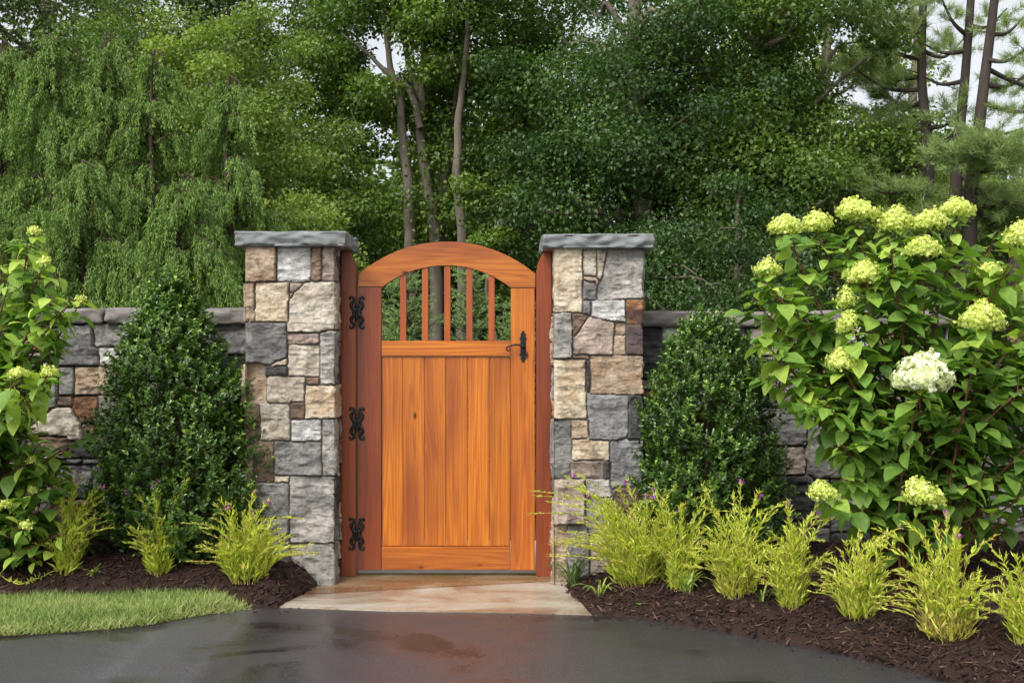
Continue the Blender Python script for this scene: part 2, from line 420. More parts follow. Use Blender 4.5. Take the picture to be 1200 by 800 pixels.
m, N, L, bs, out = nt('wet_asphalt'); ASPH = m
v = texco(N, L); g1 = noisetex(N, L, v, 150, 4, .75); g2 = noisetex(N, L, v, 90, 3, .6); wmap = texco(N, L, (.75, 1.0, 1)); wmap.inputs['Location'].default_value = (3.7, 1.9, 0); wet = noisetex(N, L, wmap, 1.6, 5, .6, .5)
vo = N.new('ShaderNodeTexVoronoi'); vo.inputs['Scale'].default_value = 170; L.new(v.outputs[0], vo.inputs['Vector'])
r = ramp(N, [(.36, (.046, .044, .052)), (.52, (.112, .108, .126)), (.64, (.29, .28, .315))]); L.new(g1.outputs[0], r.inputs[0])
g3 = noisetex(N, L, texco(N, L, (1, .6, 1)), 105, 3, .7); r3 = ramp(N, [(.55, (0, 0, 0)), (.70, (.75, .75, .75))]); L.new(g3.outputs[0], r3.inputs[0])
ca = mixc(N, L, r3.outputs[0], r.outputs[0], (.36, .35, .37))
r4 = ramp(N, [(.36, (.50, .48, .47)), (.50, (1.3, 1.3, 1.3))]); L.new(wet.outputs[0], r4.inputs[0])
L.new(mixc(N, L, 1.0, ca, r4.outputs[0], 'MULTIPLY'), bs.inputs['Base Color'])
wr = ramp(N, [(.36, (.17, .17, .17)), (.48, (.34, .34, .34)), (.66, (.48, .48, .48))]); L.new(wet.outputs[0], wr.inputs[0]); L.new(wr.outputs[0], bs.inputs['Roughness'])
bs.inputs['Specular IOR Level'].default_value = .6
st = ramp(N, [(.40, (.15, .15, .15)), (.54, (1, 1, 1))]); L.new(wet.outputs[0], st.inputs[0])
bp = bump(N, L, g1.outputs[0], bs, .4, .006); L.new(st.outputs[0], bp.inputs['Strength'])
# boundary of the drive, left to right
DR = [(-14, 5.9), (-6, 6.2), (-3.6, 6.42), (-2.6, 6.52), (-2.0, 6.72), (-1.75, 6.95), (-1.50, 7.16), (-1.31, 7.235), (-.7, 7.13), (.43, 7.02), (.75, 6.88), (1.10, 6.62), (1.62, 6.08), (1.93, 5.62), (2.25, 4.92), (2.5, 3.8), (2.6, 2.0), (3.2, -3), (6, -8)]
def smooth_poly(P, k=8):
    P = np.array(P); out = []
    for i in range(len(P)-1):
        p0, p1, p2, p3 = P[max(i-1, 0)], P[i], P[i+1], P[min(i+2, len(P)-1)]
        for t in np.linspace(0, 1, k, endpoint=False):
            out.append(.5*((2*p1)+(-p0+p2)*t+(2*p0-5*p1+4*p2-p3)*t*t+(-p0+3*p1-3*p2+p3)*t**3))
    out.append(P[-1]); return np.array(out)
DS = smooth_poly(DR); DS[:, 1] += (fbm(DS[:, 0]*14+90, DS[:, 1]*0+3, 3)-.5)*.015
b = Buf(); n_ = len(DS)
V = [(x, y, 0) for x, y in DS]+[(x, -30, 0) for x, y in DS]+[(x, y, -.08) for x, y in DS]
# the right-hand edge turns back under the camera: keep the columns' feet in order
V = [tuple(v) for v in V]
b.add(V, [(i, i+n_, i+n_+1, i+1) for i in range(n_-1)]+[(i+2*n_, i, i+1, i+2*n_+1) for i in range(n_-1)])
tag(b.link('driveway', ASPH), kind='structure')

m, N, L, bs, out = nt('wet_flagstone'); FLAG = m
v = texco(N, L); n = noisetex(N, L, texco(N, L, (.7, 1.6, 1)), 2.2, 5, .6, .6); n2 = noisetex(N, L, v, 60, 5, .7); n3 = noisetex(N, L, v, 8, 4)
r = ramp(N, [(.36, (.42, .385, .32)), (.52, (.36, .305, .235)), (.64, (.22, .155, .10)), (.8, (.30, .25, .195))]); L.new(n.outputs[0], r.inputs[0])
r2 = ramp(N, [(.3, (.7, .7, .7)), (.6, (1.08, 1.08, 1.08))]); L.new(n2.outputs[0], r2.inputs[0])
L.new(mixc(N, L, .8, r.outputs[0], r2.outputs[0], 'MULTIPLY'), bs.inputs['Base Color'])
wr = ramp(N, [(.38, (.42,)*3), (.6, (.15,)*3)]); L.new(n.outputs[0], wr.inputs[0]); L.new(wr.outputs[0], bs.inputs['Roughness'])
bump(N, L, n3.outputs[0], bs, .35, .006)
FLAG2 = FLAG.copy(); FLAG2.name = 'wet_brown_flagstone'
for nd in FLAG2.node_tree.nodes:
    if nd.type == 'VALTORGB' and len(nd.color_ramp.elements) == 4:
        for e_, c_ in zip(nd.color_ramp.elements, ((.30, .22, .145), (.22, .13, .065), (.19, .10, .045), (.30, .22, .15))): e_.color = (*c_, 1)
m, N, L, bs, out = nt('pale_lit_concrete'); CONC = m
n = noisetex(N, L, texco(N, L), 9, 6, .7); r = ramp(N, [(.3, (.66, .65, .62)), (.7, (.78, .77, .74))]); L.new(n.outputs[0], r.inputs[0])  # concrete lightened so its colour stands in for light showing under the gate
L.new(r.outputs[0], bs.inputs['Base Color']); bs.inputs['Roughness'].default_value = .55
def prism(P, z0, z1fn, name, mat, parent=None):
    bm = bmesh.new(); top = [bm.verts.new((x, y, z1fn(x, y))) for x, y in P]; bot = [bm.verts.new((x, y, z0)) for x, y in P]
    bm.faces.new(top); n = len(P)
    for i in range(n): bm.faces.new((bot[i], bot[(i+1) % n], top[(i+1) % n], top[i]))
    bmesh.ops.recalc_face_normals(bm, faces=bm.faces)
    bmesh.ops.bevel(bm, geom=[e for e in bm.edges if all(v in top for v in e.verts)], offset=.006, segments=2, affect='EDGES')
    me = bpy.data.meshes.new(name); bm.to_mesh(me); bm.free(); return link(name, me, mat, parent)
sl = lambda x, y: .004+(y-7.05)*.032
ap = empty('stone_apron', (-.4, 7.5, 0), 'wet tan flagstone apron of two slabs between the driveway and the wooden gate', 'stone apron')
J0, J1 = (-1.235, 7.50), (.33, 7.88)
prism([(-1.33, 7.225), (-1.0, 7.17), (-.7, 7.12), (.44, 7.035), (.375, 7.45), (.33, 7.872), J0], -.08, sl, 'front_slab', FLAG, ap)
prism([(-1.228, 7.512), (.325, 7.886), (.30, 8.10), (-1.13, 8.10)], -.08, sl, 'back_slab', FLAG2, ap)
prism([(-1.06, 8.106), (.235, 8.106), (.235, 9.4), (-1.06, 9.4)], -.08, lambda x, y: .042, 'sill', CONC, ap)

# ------------------------------------------------------------------ mulch
m, N, L, bs, out = nt('dark_mulch'); MUL = m
at = N.new('ShaderNodeAttribute'); at.attribute_name = 'tint'
r = ramp(N, [(0, (.016, .009, .007)), (.45, (.046, .021, .015)), (.75, (.10, .047, .033)), (1, (.21, .12, .085))]); L.new(at.outputs['Fac'], r.inputs[0])
n = noisetex(N, L, texco(N, L), 60, 5, .7); L.new(mixc(N, L, .5, r.outputs[0], mixc(N, L, n.outputs[0], (.3, .3, .3), (1.5, 1.5, 1.5)), 'MULTIPLY'), bs.inputs['Base Color'])
bs.inputs['Roughness'].default_value = .6; bs.inputs['Specular IOR Level'].default_value = .35; bump(N, L, n.outputs[0], bs, 1, .02)
b = Buf()
CHV = np.array([(-.5, -.5, -.5), (.5, -.5, -.5), (.5, .5, -.5), (-.5, .5, -.5), (-.4, -.5, .5), (.4, -.35, .5), (.35, .5, .5), (-.5, .4, .5)])
CHF = np.array([(0, 3, 2, 1), (4, 5, 6, 7), (0, 1, 5, 4), (1, 2, 6, 5), (2, 3, 7, 6), (3, 0, 4, 7)])
for x0, x1, y0, y1 in ((-5.2, -1.0, 7.0, 8.5), (.2, 5.2, 3.6, 8.5)):
    xs = np.arange(x0, x1, .03); ys = np.arange(y0, y1, .03); X, Y = np.meshgrid(xs, ys); Z = bedz(X, Y)
    P = np.stack([X, Y, Z], -1); nz, nu = X.shape; idx = np.arange(nz*nu).reshape(nz, nu)
    b.add(P, np.stack([idx[:-1, :-1], idx[:-1, 1:], idx[1:, 1:], idx[1:, :-1]], -1).reshape(-1, 4), .3)
n_ = 60000
cx = rng.uniform(-5, 5, n_); cy = rng.uniform(4.6, 8.2, n_)
ok = (in_l(cx, cy) | in_r(cx, cy)) & (np.abs(cx) < cy*.44+.4) & ~((cx > -1.7) & (cx < .85) & (cy > 7.8))
cx, cy = cx[ok], cy[ok]; k = len(cx)
edge = np.minimum(pdist(cx, cy, EL), pdist(cx, cy, ER))
cz = np.maximum(bedz(cx, cy), .0)+rng.uniform(.0, .012, k)
# a few stray chips past the edge
th = rng.uniform(0, 2*np.pi, k); d = np.stack([np.cos(th), np.sin(th), rng.normal(.05, .5, k)], 1)
M = frames(d, rdir(k)*.5+np.array([0, 0, 1]))
S = np.stack([rng.uniform(.003, .010, k), rng.gamma(3, .012, k)+.010, rng.uniform(.002, .006, k)], 1)
b.inst(CHV, CHF, M*S[:, None, :], np.stack([cx, cy, cz], 1), np.clip(rng.normal(.5, .28, k), 0, 1))
# strays washed onto the slab and the drive edge
k = 260; i = rng.integers(0, len(DS)-8, k); ex = DS[i, 0]+rng.normal(0, .08, k); ey_ = np.minimum(DS[i, 1]-np.abs(rng.normal(0, .07, k)), 7.9)
sel = (ex > -1.5) & (ex < 2.3) & (ey_ > 4.8); ex, ey_ = ex[sel], ey_[sel]; k = len(ex); keep = (ex < -1.15) | (ex > .4) | (rng.random(k) < .25); ex, ey_ = ex[keep], ey_[keep]; k = len(ex)
th = rng.uniform(0, 6.28, k); M = frames(np.stack([np.cos(th), np.sin(th), np.zeros(k)], 1), np.tile([0, 0, 1.0], (k, 1)))
S = np.stack([rng.uniform(.002, .006, k), rng.uniform(.008, .03, k), rng.uniform(.002, .004, k)], 1)
b.inst(CHV, CHF, M*S[:, None, :], np.stack([ex, ey_, np.full(k, .004)], 1), np.clip(rng.normal(.5, .3, k), 0, 1))
tag(b.link('mulch', MUL), 'dark brown shredded bark mulch covering the planting beds', 'mulch', kind='stuff')

# ------------------------------------------------------------------ grass strip
GRASS = leafmat('lawn_grass', [(.06, .11, .02), (.16, .26, .045), (.31, .40, .10), (.56, .50, .26)], .5, .25)
m, N, L, bs, out = nt('turf_soil'); TURF = m
n = noisetex(N, L, texco(N, L), 30, 5, .7); r = ramp(N, [(.35, (.05, .035, .02)), (.6, (.10, .085, .035)), (.8, (.16, .11, .05))]); L.new(n.outputs[0], r.inputs[0]); L.new(r.outputs[0], bs.inputs['Base Color']); bs.inputs['Roughness'].default_value = .95
def strip_in(X, Y):
    dy = np.interp(X, DS[:n_dr, 0], DS[:n_dr, 1]); ey = np.interp(X, EL[:5, 0], EL[:5, 1])
    return (Y > dy-.012) & (Y < ey+.03) & (X < -1.47), dy, ey
n_dr = next(i for i in range(len(DS)) if DS[i, 0] > -1.35)
xs = np.linspace(-9, -1.47, 160); dy = np.interp(xs, DS[:n_dr, 0], DS[:n_dr, 1]); ey = np.interp(xs, EL[:5, 0], EL[:5, 1])+.03
b = Buf(); V = []
for j in range(7): 
    t = j/6; V.append(np.stack([xs, dy+(ey-dy)*t, -.02+(.035*min(1, t*5)+.022*t+.005)*np.clip((-1.45-xs)/.2, 0, 1)], 1))
V = np.array(V); idx = np.arange(7*160).reshape(7, 160)
b.add(V, np.stack([idx[:-1, :-1], idx[:-1, 1:], idx[1:, 1:], idx[1:, :-1]], -1).reshape(-1, 4))
turf = tag(b.link('lawn_soil', TURF), kind='structure')
k = 62000; gx = rng.uniform(-4.0, -1.4, k); gy = rng.uniform(6.2, 7.4, k); okm, d1, e1 = strip_in(gx, gy)
gx, gy, d1, e1 = gx[okm], gy[okm], d1[okm], e1[okm]; k = len(gx)
lean = rng.normal(0, .75, (k, 2)); D = np.stack([lean[:, 0], lean[:, 1]-.15, np.ones(k)], 1)
M = frames(D, np.stack([rng.normal(0, 1, k), -np.ones(k), np.full(k, .2)], 1))
ln = rng.uniform(.03, .082, k)*(.7+.5*fbm(gx*5+50, gy*5+50, 2)); S = np.stack([rng.uniform(.0022, .0042, k), ln, ln], 1)
GV = np.array([(-.5, 0, 0), (.5, 0, 0), (.42, .55, -.06), (-.42, .55, -.06), (0, 1, -.28)]); 
b = Buf(); z0 = .03*np.ones(k)
z0 = -.02+(.035*np.clip((gy-d1)/(e1-d1+.03)*5, 0, 1)+.025)*np.clip((-1.45-gx)/.2, .3, 1); P = np.stack([gx, gy, z0], 1)
tt = np.clip(rng.normal(.45, .22, k)+(fbm(gx*3+9, gy*5+9, 2)-.5)*.5+np.where(gy-d1 < .06, .35, 0)*rng.random(k), 0, 1)
b.inst(GV, np.array([(0, 1, 2, 3)]), M*S[:, None, :], P, tt); b.inst(GV, np.array([(3, 2, 4)]), M*S[:, None, :], P, tt)
tag(b.link('lawn_grass', GRASS), 'short green lawn grass strip along the left edge of the driveway', 'grass', kind='stuff')

# ------------------------------------------------------------------ pillars
YP, YG, YW = 7.75, 8.0, 8.22
def rect(a, b_, c, d): return [(a, b_), (c, b_), (c, d), (a, d)]
LP = [(rect(287, 288, 323, 330), 'tan'), (rect(325, 288, 363, 330), 'white'), (rect(365, 288, 376, 329), 'brown'), (rect(378, 288, 400, 329), 'pink'),
 (rect(287, 332, 297, 377), 'tan'), (rect(299, 331, 338, 376), 'cream'), ([(340, 332), (355, 332), (348, 341), (340, 342)], 'beige'), (rect(340, 344, 345, 349), 'tan'),
 ([(357, 331), (400, 330), (400, 384), (384, 384), (374, 389), (338, 389), (338, 354), (345, 342)], 'beige'), ([(287, 379), (335, 379), (335, 419), (320, 427), (287, 424)], 'grey'),
 (rect(338, 391, 373, 403), 'pink'), (rect(339, 405, 373, 440), 'beige'), (rect(375, 390, 400, 450), 'lgrey'), ([(324, 423), (336, 421), (336, 427), (316, 429)], 'cream'),
 (rect(311, 430, 336, 439), 'dark'), (rect(287, 426, 308, 471), 'tan'), (rect(315, 442, 356, 475), 'beige'), (rect(359, 443, 373, 450), 'brown'), (rect(358, 452, 400, 490), 'cream'),
 (rect(341, 471, 356, 491), 'brown'), (rect(305, 473, 338, 516), 'beige'), (rect(342, 493, 376, 517), 'white'), (rect(322, 518, 376, 556), 'grey'), (rect(378, 492, 400, 557), 'lgrey'),
 (rect(297, 518, 320, 563), 'brown'), (rect(323, 558, 338, 564), 'cream'), (rect(297, 567, 337, 606), 'grey'), (rect(340, 559, 400, 635), 'lgrey'), (rect(287, 474, 303, 515), 'brown'),
 (rect(287, 518, 295, 606), 'tan'), (rect(287, 609, 338, 660), 'grey'), (rect(340, 638, 400, 700), 'lgrey'), (rect(287, 662, 338, 700), 'brown')]
RP = [(rect(646, 290, 682, 365), 'cream'), (rect(684, 290, 698, 322), 'beige'), ([(700, 290), (711, 290), (706, 325), (702, 327)], 'beige'), ([(713, 290), (756, 290), (756, 349), (700, 350), (706, 324)], 'lgrey'),
 ([(684, 324), (700, 328), (699, 333), (690, 330)], 'tan'), (rect(683, 331, 698, 350), 'grey'), (rect(683, 353, 692, 366), 'grey'), ([(694, 353), (732, 353), (732, 377), (714, 374), (694, 368)], 'white'),
 (rect(735, 352, 756, 380), 'rust'), (rect(735, 380.5, 756, 415), 'purple'), (rect(646, 368, 669, 419), 'lgrey'), ([(671, 369), (688, 370), (673, 393)], 'brown'), ([(673, 397), (690, 374), (719, 380), (717, 415), (674, 415)], 'pink'),
 (rect(721, 379, 732, 391), 'tan'), (rect(720, 394, 732, 415), 'tan'), (rect(672, 417, 690, 420), 'brown'), (rect(646, 422, 686, 490), 'cream'), (rect(688, 424, 691, 459), 'dark'), (rect(693, 419, 756, 461), 'tan'),
 ([(688, 463), (735, 464), (736, 508), (728, 515), (692, 515)], 'blue'), (rect(738, 464, 756, 514), 'dark'), (rect(646, 493, 668, 559), 'grey'), (rect(670, 494, 689, 513), 'tan'), (rect(672, 516, 713, 539), 'cream'),
 (rect(670, 541, 707, 559), 'pink'), (rect(709, 542, 714, 560), 'dark'), (rect(716, 517, 756, 570), 'blue'), (rect(646, 562, 685, 613), 'pink'), (rect(687, 563, 714, 582), 'lgrey'), (rect(687, 584, 719, 624), 'grey'),
 (rect(721, 573, 756, 612), 'brown'), (rect(646, 616, 664, 700), 'tan'), (rect(666, 616, 690, 700), 'grey'), (rect(692, 627, 756, 700), 'pink')]
def pillar(root, x0, x1, y0, y1, ztop, stones, seed):
    res = .004; z0 = -.08; w = x1-x0; d = y1-y0
    nw, nd = int(w/res), int(d/res); nu = 2*(nw+nd); nz = int((ztop-z0)/res)
    st = []
    for P, k in stones:
        st.append(([((px-600)/FPX*YP-x0, CAMZ-(py-400)/FPX*YP-z0) for px, py in P], k))
    for P, k in st: P[:] = [(min(max(u_, -.001), w), z_) for u_, z_ in P]
    def wrap(ids, rs):
        ids[:, nw:] = -1
        wid = rs.integers(int(.04/res), int(.26/res), 400)
        for j in range(ids.shape[0]):
            a = ids[j, nw-1]
            if a >= 0: ids[j, nw:nw+wid[a]] = a
            a = ids[j, 0]
            if a >= 0: ids[j, nu-wid[a+150]:] = a
        return ids
    H, C = relief(nu, nz, res, st, wrap, True, None, seed=seed)
    # positions around the perimeter
    per = []
    for i in range(nu):
        if i < nw: p = (x0+(i+.5)*w/nw, y0); n = (0, -1); e = min(i, nw-1-i)
        elif i < nw+nd: q = i-nw; p = (x1, y0+(q+.5)*d/nd); n = (1, 0); e = min(q, nd-1-q)
        elif i < 2*nw+nd: q = i-nw-nd; p = (x1-(q+.5)*w/nw, y1); n = (0, 1); e = min(q, nw-1-q)
        else: q = i-2*nw-nd; p = (x0, y1-(q+.5)*d/nd); n = (-1, 0); e = min(q, nd-1-q)
        r_ = .012; t = max(0, 1-(e+.5)*res/r_); dep = r_*(1-math.sqrt(max(0, 1-t*t)))*.6
        per.append((p[0], p[1], n[0], n[1], dep, min(1, (e+.5)*res/.02)))
    per = np.array(per)
    hh = H*1.0; hh = np.where(hh > 0, hh*per[None, :, 5], hh)-per[None, :, 4]
    wob = (fbm(np.arange(nz)[:, None]*res*7+seed, np.zeros((1, nu))+np.round(per[None, :, 0]*0), 2)-.5)*.0
    P = np.zeros((nz, nu, 3)); P[..., 0] = per[None, :, 0]+per[None, :, 2]*hh; P[..., 1] = per[None, :, 1]+per[None, :, 3]*hh
    P[..., 2] = (z0+(np.arange(nz)+.5)*res)[:, None]
    link('stonework', grid_mesh('stonework', P, C, True), STONE, root)
PL = empty('stone_pillar', (-1.35, 8.0, 0), 'square fieldstone pillar left of the gate, beside the iron hinges', 'stone pillar', 'stone pillars flanking the gate')
pillar(PL, -1.617, -1.073, YP, YP+.55, 2.075, LP, 11)
roughbox('cap_stone', -1.672, -.995, YP-.055, YP+.60, 2.072, 2.163, SLATE, PL, r=.014, res=.009, amp=.0035, chisel=.017, seed=3)
PR = empty('stone_pillar', (.52, 8.0, 0), 'square fieldstone pillar right of the gate, next to the latch', 'stone pillar', 'stone pillars flanking the gate')
pillar(PR, .252, .796, YP, YP+.55, 2.065, RP, 12)
roughbox('cap_stone', .180, .862, YP-.055, YP+.60, 2.062, 2.148, SLATE, PR, r=.014, res=.009, amp=.0035, chisel=.017, seed=9)

# ------------------------------------------------------------------ walls
LW = [([(52, 392), (106, 383), (115, 427), (70, 428)], 'grey'), (rect(109, 383, 153, 405), 'lgrey'), (rect(117, 408, 147, 427), 'white'), (rect(87, 431, 134, 462), 'tan'), (rect(68, 431, 85, 462), 'grey'),
 ([(88, 465), (112, 465), (120, 474), (118, 492), (100, 497), (86, 480)], 'orange'), (rect(67, 465, 83, 475), 'brown'), ([(31, 508), (69, 477), (82, 479), (96, 514)], 'beige'), (rect(36, 512, 79, 527), 'brown'),
 (rect(98, 498, 124, 519), 'brown'), (rect(80, 521, 124, 532), 'dark'), (rect(10, 430, 66, 474), 'grey'), (rect(255, 383, 290, 415), 'grey'), (rect(255, 418, 290, 440), 'dark'), (rect(115, 465, 150, 495), 'grey')]
RW = [(rect(880, 462, 912, 476), 'dark'), (rect(880, 479, 945, 522), 'grey'), (rect(880, 524, 942, 556), 'pink'), (rect(880, 559, 950, 606), 'dark'), (rect(948, 480, 985, 556), 'grey'), (rect(756, 384, 775, 440), 'dark'), (rect(775, 384, 800, 400), 'white')]
def wall(name, label, x0, x1, stones, seed, ztop, slabs, wts):
    root = empty(name, ((x0+x1)/2, YW+.2, 0), label, 'stone wall', 'low stone walls either side of the gate')
    res = .0065; z0 = -.05; nu = int((x1-x0)/res); nz = int((ztop-z0)/res)
    st = [([((px-600)/FPX*YW-x0, CAMZ-(py-400)/FPX*YW-z0) for px, py in P], k) for P, k in stones]
    H, C = relief(nu, nz, res, st, None, False, wts, size=(.16, .42, .10, .24), seed=seed, joint=.004, deep=.035)
    P = np.zeros((nz, nu, 3)); P[..., 0] = (x0+(np.arange(nu)+.5)*res)[None]; P[..., 1] = YW-H*1.2; P[..., 2] = (z0+(np.arange(nz)+.5)*res)[:, None]
    link('stonework', grid_mesh('stonework', P, C, False), STONE, root)
    roughbox('rubble_core', x0+.004, x1-.004, YW+.07, YW+.42, -.05, ztop-.012, WCAP, root, r=.02, res=.05, amp=.01, seed=seed)
    for i, (a, b_) in enumerate(slabs):
        roughbox('coping_slab', a, b_, YW-.05+.008*(i % 2), YW+.47, ztop-.004+.004*(i % 2), ztop+.092+.004*(i % 3), WCAP, root, r=.024, res=.016, seed=seed+i, chisel=.013)
wall('stone_wall', 'low fieldstone wall left of the gate, behind the pointed shrub and pale hydrangea', -5.2, -1.625, LW, 21, 1.615,
     [(-5.2, -4.05), (-4.04, -2.62), (-2.61, -1.63)], {'grey': 3, 'dark': 2, 'brown': 1.6, 'lgrey': 2, 'tan': 1, 'pink': 1, 'blue': 1.5})
wall('stone_wall', 'low shaded fieldstone wall right of the gate, behind the large flowering hydrangea', .804, 5.4, RW, 22, 1.60,
     [(.806, 1.62), (1.63, 2.7), (2.71, 4.0), (4.01, 5.4)], {'grey': 3, 'dark': 2, 'brown': 1.2, 'lgrey': 2, 'pink': 1, 'blue': 1.5})

# ------------------------------------------------------------------ gate
def outline(name, P, y0, y1, mat, parent, bev=.004, seg=2):
    """P in (x,z) world; prism between depths y0 (front) and y1"""
    bm = bmesh.new(); A = [bm.verts.new((x, y0, z)) for x, z in P]; B = [bm.verts.new((x, y1, z)) for x, z in P]; n = len(P)
    bm.faces.new(A); bm.faces.new(B[::-1])
    for i in range(n): bm.faces.new((A[i], B[i], B[(i+1) % n], A[(i+1) % n]))
    bmesh.ops.recalc_face_normals(bm, faces=bm.faces)
    if bev: bmesh.ops.bevel(bm, geom=[e for e in bm.edges if (e.verts[0] in A) == (e.verts[1] in A)], offset=bev, segments=seg, affect='EDGES')
    me = bpy.data.meshes.new(name); bm.to_mesh(me); bm.free(); return link(name, me, mat, parent)
gx_ = lambda px: (px-600)/FPX*YG
gz_ = lambda py: CAMZ-(py-400)/FPX*YG
def box(name, a, b_, c, d, y0, y1, mat, parent, bev=.004): return outline(name, [(gx_(a), gz_(d)), (gx_(c), gz_(d)), (gx_(c), gz_(b_)), (gx_(a), gz_(b_))], y0, y1, mat, parent, bev)
GATE = empty('garden_gate', (gx_(418.6), YG+.03, .05), 'honey brown cedar garden gate with arched top, open baluster window and black iron hardware', 'gate')
G0, G1 = YG, YG+.05
box('stile', 419, 336.6, 446.8, 668, G0, G1, RED_Z, GATE)['label'] = 'dark russet hinge-side gate stile'
box('stile', 598.6, 337.6, 626.6, 668, G0, G1, WOOD_Z, GATE)
# arched top rail
def arc(cx, ax, apex_y, ha, sag, n=28):
    Rr = (ha*ha+sag*sag)/(2*sag); cy = apex_y+Rr; a0 = math.asin(ha/Rr)
    return [(cx+Rr*math.sin(t), cy-Rr*math.cos(t)) for t in np.linspace(-a0, a0, n)]
o_ = arc(524, 0, 283, 103.5, 38); i_ = arc(522.6, 0, 311, 75.8, 26)
pts = o_+[(627.2, 337)]+[(598.4, 337)]+i_[::-1]+[(446.9, 336)]+[(419.6, 336)]
outline('arched_rail', [(gx_(x), gz_(y)) for x, y in pts], G0-.001, G1+.001, WOOD_X, GATE, .0018)
box('lock_rail', 447.2, 399.3, 598.2, 417.4, G0+.002, G1-.002, WOOD_X, GATE)
box('bottom_rail', 447.2, 640.3, 598.2, 667.6, G0+.002, G1-.002, WOOD_X, GATE)
bx = [447.2, 472, 497.5, 522.5, 548, 573.5, 598.2]
for i in range(6):
    gap = .22 if i in (3, 4, 5) else .14
    box('board', bx[i]+(gap if i else 0), 417.8, bx[i+1]-(gap if i < 5 else 0), 640, G0+.015, G0+.036, WOOD_Z, GATE, .0045)
for c in (472.2, 498, 524.1, 550, 576):
    yt = 283+28+((122.6)-math.sqrt(122.6**2-(c-522.6)**2))-1.2
    box('baluster', c-3.6, yt, c+3.6, 399.2, G0+.008, G0+.044, BAL_Z, GATE, .003)

def tubes(name, paths, rad, mat, parent, sides=7, smooth=True):
    b = Buf()
    for p, r_ in paths: b.tube(p, r_, sides)
    return b.link(name, mat, parent, smooth)
def hinge(cy):
    """butterfly strap hinge: two mirrored leaves of paired curling beasts and a knuckle"""
    cx = gx_(418.3); cz = gz_(cy); y = YG-.004
    h = None; parts = []
    root = None
    b = Buf()
    for s_ in (-1, 1):
        for t in (-1, 1):
            def q(u, v): return (cx+s_*u, y, cz+t*v)
            # body: S-curve from the knuckle outwards then curling at the tip
            body = [q(.008, .012), q(.022, .022), q(.034, .037), q(.033, .055), q(.022, .068), q(.017, .080), q(.024, .093), q(.038, .097), q(.045, .088), q(.040, .081)]
            P = smooth_poly([(p[0], p[2]) for p in body], 4); P = np.stack([P[:, 0], np.full(len(P), y-.002), P[:, 1]], 1)
            tt = np.linspace(0, 1, len(P)); b.tube(P, .0085*(1-tt)**.6+.0035, 7)
            inner = [q(.006, .018), q(.012, .040), q(.010, .058), q(.016, .068)]
            P = smooth_poly([(p[0], p[2]) for p in inner], 4); P = np.stack([P[:, 0], np.full(len(P), y-.002), P[:, 1]], 1)
            b.tube(P, np.linspace(.006, .003, len(P)), 6)
            b.tube([q(.032, .046), q(.041, .050), q(.045, .058)], [.005, .004, .002], 6)
            b.tube([q(.024, .07), q(.032, .072)], [.004, .002], 6)
        b.tube([(cx+s_*.014, y+.001, cz-.03), (cx+s_*.016, y+.001, cz), (cx+s_*.014, y+.001, cz+.03)], [.010, .014, .010], 8)
        for dz in (-.036, .036): b.tube([(cx+s_*.03, y-.002, cz+dz), (cx+s_*.03, y-.011, cz+dz)], [.005, .003], 8)
    o = b.link('hinge', IRON, GATE, True)
    k = Buf(); k.tube([(cx, y-.008, cz-.033), (cx, y-.008, cz+.033)], .0065, 10)
    for e in (-1, 1): k.tube([(cx, y-.008, cz+e*.033), (cx, y-.008, cz+e*.040), (cx, y-.008, cz+e*.046)], [.004, .0062, .002], 8)
    k.link('hinge_pin', IRON, o, True)
for cy in (366, 496, 625): hinge(cy)
# latch
lx, lz = gx_(613), gz_(406)
P = []
prof = [(0, .100), (.010, .094), (.007, .086), (.016, .080), (.018, .072), (.012, .064), (.021, .056), (.023, .046), (.015, .038), (.018, .026), (.017, 0)]
half = [(x, z) for x, z in prof]+[(x, -z) for x, z in prof[::-1][1:]]
P = [(lx+x, lz+z) for x, z in half]+[(lx-x, lz+z) for x, z in half[::-1][1:-1]]
LB = outline('latch_plate', P, YG-.005, YG+.001, IRON, GATE, .0012, 1)
b = Buf(); b.tube([(lx, YG-.003, lz), (lx, YG-.02, lz), (lx, YG-.03, lz)], [.015, .012, .010], 12)
hp = smooth_poly([(lx, lz+.002), (lx-.025, lz+.010), (lx-.05, lz+.012), (lx-.075, lz+.006), (lx-.095, lz-.001), (lx-.103, lz-.014), (lx-.094, lz-.026), (lx-.082, lz-.022), (lx-.084, lz-.012)], 6)
b.tube(np.stack([hp[:, 0], np.full(len(hp), YG-.04), hp[:, 1]], 1), np.linspace(.0068, .0036, len(hp)), 8)
b.tube([(lx, YG-.03, lz+.002), (lx, YG-.043, lz+.002)], .009, 10); b.link('handle', IRON, LB, True)
b = Buf()
for dz in (-.085, .085):
    c_ = Buf(); c_.tube([(lx, YG-.005, lz+dz), (lx, YG-.0085, lz+dz)], [.004, .002], 8); c_.link('screw', IRON, LB, True)
b.tube([(lx, YG-.005, lz-.030), (lx, YG-.016, lz-.030), (lx, YG-.018, lz-.040)], [.006, .006, .004], 8); b.link('bolt', IRON, LB, True)

